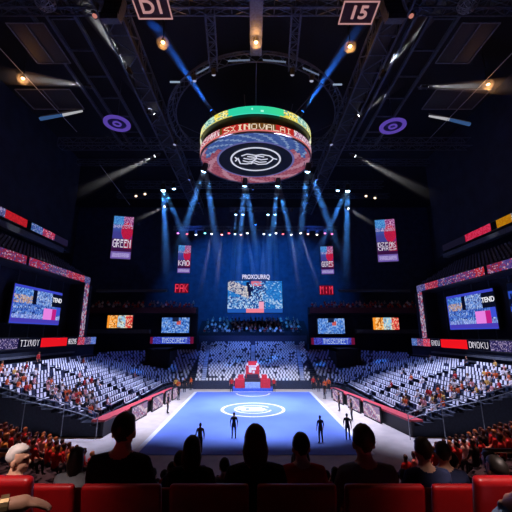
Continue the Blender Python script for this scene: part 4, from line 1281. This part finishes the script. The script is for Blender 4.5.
b = MB()
for k in range(-4, 12):
    hw = 6.0 if k <= 1 else 3.1
    b.box(-hw, hw, NY0 - .3 + NP * k, NY0 - .3 + NP * (k + 1), 0, tread(k))
struct(b.build('near_tier_steps', NAVY), 'dark stepped terrace of the near stand')


def red_seat_parts():
    def rounded(w, d, h, r, M):
        bm = bmesh.new(); bmesh.ops.create_cube(bm, size=1, matrix=M @ Matrix.Diagonal((w, d, h, 1)))
        bmesh.ops.bevel(bm, geom=bm.edges[:], offset=r, segments=3, affect='EDGES', profile=.6)
        me = bpy.data.meshes.new('rp'); bm.to_mesh(me); bm.free(); me.materials.append(RED)
        me.polygons.foreach_set('use_smooth', [True] * len(me.polygons)); return me
    back = rounded(.49, .05, .60, .024, Matrix.Translation((0, -.19, .68)) @ Matrix.Rotation(math.radians(10), 4, 'X'))
    pan = rounded(.46, .42, .06, .025, Matrix.Translation((0, .03, .42)))
    m = MB(); m.bar((-.24, 0, 0), (-.24, 0, .6), .025); m.bar((-.24, -.2, .6), (-.24, .22, .6), .028)
    arm = m.mesh('armrest', BLACK)
    m = MB(); m.box(-.18, .18, -.04, .04, 0, .4); leg = m.mesh('support', BLACK)
    return back, pan, arm, leg


RS = red_seat_parts()


def red_seat(x, k, label, group=None, z=None, y=None, rz=0):
    t = thing('stadium_seat', label, 'seat', (x, NY0 + NP * k if y is None else y, tread(k) if z is None else z), group)
    t.rotation_euler = (0, 0, rz)
    for nm, me in zip(('backrest', 'seat_pan', 'armrest', 'support'), RS): link(nm, me, t)
    return t


def row_label(k): return ('front', 'second', 'third', 'fourth', 'fifth', 'sixth', 'seventh', 'eighth', 'ninth', 'tenth')[k]


NEAR_SIT, NEAR_RM = body('sit', .0115)
NEARM = {}
for c in ('black', 'navy', 'grey', 'red', 'white'):
    for s in (0, 2): NEARM[(c, s)] = variant(MID_SIT, ('mid', c, s), SHM[c], DARKP, s)
HEADS = {}   # custom row 0/1 people (seat x -> label, hair, cloth, size)
CUSTOM = [
    (-.94, 0, 'black', ('short', 'dark'), 'person with short dark hair, large from behind, left of the middle in the nearest row', 1.0),
    (.02, 0, 'black', ('long', 'brown'), 'person with long brown hair in the middle of the nearest row', .94),
    (.80, 0, 'grey', ('short', 'brown'), 'person with brown hair right of the middle in the nearest row', .94),
    (-.58, 1, 'black', ('long', 'dark'), 'person with long dark hair in the second row left of the middle', .98),
    (.46, 1, 'red', ('short', 'dark'), 'person in a dark red shirt in the second row', 1.0),
    (1.62, 1, 'navy', ('short', 'brown'), 'person in navy sitting in the second row on the right', .97)]
for (x, k, c, hr, lab, s) in CUSTOM:
    person(variant(NEAR_SIT, ('near', c), SHM[c], DARKP, 0), NEAR_RM, (x, NY0 + NP * k + .04, tread(k)), R.uniform(-.08, .08), lab, hr, None, s)
for k in (-1, 0, 1, 2, 3):
    xs = [sg * (1.11 + .54 * i) for sg in (-1, 1) for i in range(3)] if k == -1 else [-2.43 + .54 * i for i in range(10)]
    for x in xs:
        red_seat(x, k, 'glossy red stadium seat in the %s row of the near stand' % ('closest' if k == -1 else row_label(k)), 'red seats of near stand row ' + ('zero' if k < 0 else row_label(k)))
for x in (-1.36, 1.02):
    red_seat(x, -2, 'red stadium seat under the person at the bottom %s corner' % ('left' if x < 0 else 'right'))
for k in range(2, 11):
    n = 11
    for i in range(n):
        x = -2.9 + .27 + i * .54
        if R.random() < .3: continue
        c = R.choice(['black', 'navy', 'black', 'grey', 'red']); hc = R.choice(['dark', 'brown', 'dark', 'red'])
        person(NEARM[(c, R.choice([0, 2]))], MID_RM, (x + R.uniform(-.04, .04), NY0 + NP * k + .04, tread(k)), R.uniform(-.3, .3),
               'dimly lit spectator in %s seen from behind lower down the near stand' % c, (R.choice(['short', 'short', 'long']), hc), 'spectators in %s down the near stand' % c, R.uniform(.94, 1.04))

# --- four close people at the edges, modelled with hands
PAT = mat('cloth_blue_floral', (110, 130, 170), .8, var=.75, scale=38)
me, rm = body('sit', .008, True, sleeve='long', head_turn=-1.25, lean=.06)
person(dressed(me, cloth('deep_navy', (22, 30, 66)), DARKP, 0), rm, (-2.24, 3.36, 4.86), -.25, 'grey-haired person in a navy jacket at the left edge looking right', ('short', 'grey'))
EL, WR = Vector((.31, .26, .60)), Vector((.52, .40, .585))
me, rm = body('sit', .008, True, arms={1: (tuple(EL), tuple(WR))})
o = person(dressed(me, PAT, JEANS, 0), rm, (-1.36, .90, 6.04), 0, 'person in blue patterned shirt at the bottom left corner reaching out an arm', ('short', 'brown'))
d = (WR - EL).normalized(); wt = MB(); Mw = Matrix.Translation(WR - d * .015) @ d.to_track_quat('Z', 'Y').to_matrix().to_4x4()
wt.lathe([(.031, -.012), (.036, -.012), (.036, .012), (.031, .012), (.031, -.012)], 18, 0, Mw, False)
wb = wt.build('bracelet', mat('pale_gold', (206, 176, 130), .3, .8), o); wb['label'] = 'pale gold bracelet'
me, rm = body('sit', .008, True)
person(dressed(me, SHM['black'], DARKP, 1), rm, (2.26, 3.38, 4.82), .2, 'dark-haired person in black near the right edge behind the red seats', ('short', 'dark'), None, .97)
person(dressed(me, SHM['grey'], cloth('light_denim', (112, 140, 178)), 0), rm, (1.02, .92, 6.04), 0, 'person in pale blue jeans at the right edge of the closest row', ('short', 'brown'))

for sx in (-1, 1):  # added lamps, out of view, brightening the red seats and row ends
    nm = 'left' if sx < 0 else 'right'
    wash('added lamp behind the camera over the %s red seats' % nm, (sx * 1.5, -2.5, 22), (sx * 1.32, 1.72, 6.3), (255, 225, 215), 12500, 2.6)
    wash('added lamp behind the camera over the %s end of the second row' % nm, (sx * 5.5, -4.5, 22), (sx * 2.3, 3.4, 5.9), (255, 225, 215), 17000, 2.2)

# --- rails at the vomitories beside the near stand
for sx in (-1, 1):
    t = thing('guard_rail', 'pale guard rail beside the near stand on the %s' % ('left' if sx < 0 else 'right'), 'rail', (sx * 3.15, 5.0, tread(2)))
    m = MB(); m.bar((0, 0, 1.05), (sx * 4.5, 0, 1.05), .03, 0, 8); m.build('top_rail', BRASS, t)
    for k in range(3):
        m = MB(); m.bar((sx * (.1 + 2.1 * k), 0, -tread(2)), (sx * (.1 + 2.1 * k), 0, 1.05), .025, 0, 8); m.build('post', BRASS, t)

# --- corner crowds
for sx in (-1, 1):
    nm = 'left' if sx < 0 else 'right'; fc = Vector((-sx * .6, .8, 0)); ax = Vector((.8, sx * .6, 0))
    base = Vector((sx * 8.2, 16.2, 0)); b = MB(); rz = math.atan2(-fc.x, fc.y)
    for j in range(7):
        c = base - fc * (.85 * j); M = Matrix.Translation((c.x, c.y, 0)) @ Matrix.Rotation(rz, 4, 'Z')
        b.box(-3.6, 3.6, -.42, .43, 0, 1.2 + .38 * j, 0, M)
        for i in range(9):
            if R.random() < .15: continue
            pz = c + ax * ((i - 4) * .66) + Vector((0, 0, 1.2 + .38 * j))
            col = R.choice(['red', 'red', 'white', 'yellow', 'pink', 'red', 'black'])
            sk = R.choice([0, 1, 2])
            person(variant(FAR_SIT, ('far', col, sk), SHM[col], DARKP, sk), FAR_RM, pz, rz + R.uniform(-.4, .4), 'spectator in %s in the red-lit near %s corner crowd' % (col, nm), ('short', R.choice(['dark', 'brown', 'blond'])), 'spectators in %s in the near %s corner' % (col, nm))
    struct(b.build('corner_steps', NAVY), 'dark terrace under the near %s corner crowd' % nm)

# ================================================================== CAMERA, WORLD
w = bpy.data.worlds.new('hall_air'); sc.world = w; w.use_nodes = True
w.node_tree.nodes['Background'].inputs['Color'].default_value = (.01, .015, .03, 1)
w.node_tree.nodes['Background'].inputs['Strength'].default_value = .0
cam = bpy.data.cameras.new('camera'); cam.sensor_width = 36; cam.lens = F / 512 * 36; cam.shift_x = (256 - CX) / 512; cam.clip_end = 300; cam.clip_start = .05
co = link('camera', cam, None, (0, 0, EYE)); co.rotation_euler = (PI / 2 + PITCH, 0, 0)
sc.camera = co
sc.view_settings.view_transform = 'Standard'; sc.view_settings.look = 'None'; sc.view_settings.exposure = 0; sc.view_settings.gamma = 1
sc.view_settings.use_curve_mapping = False
sc.cycles.transparent_max_bounces = 32; sc.cycles.max_bounces = 5; sc.cycles.use_denoising = True
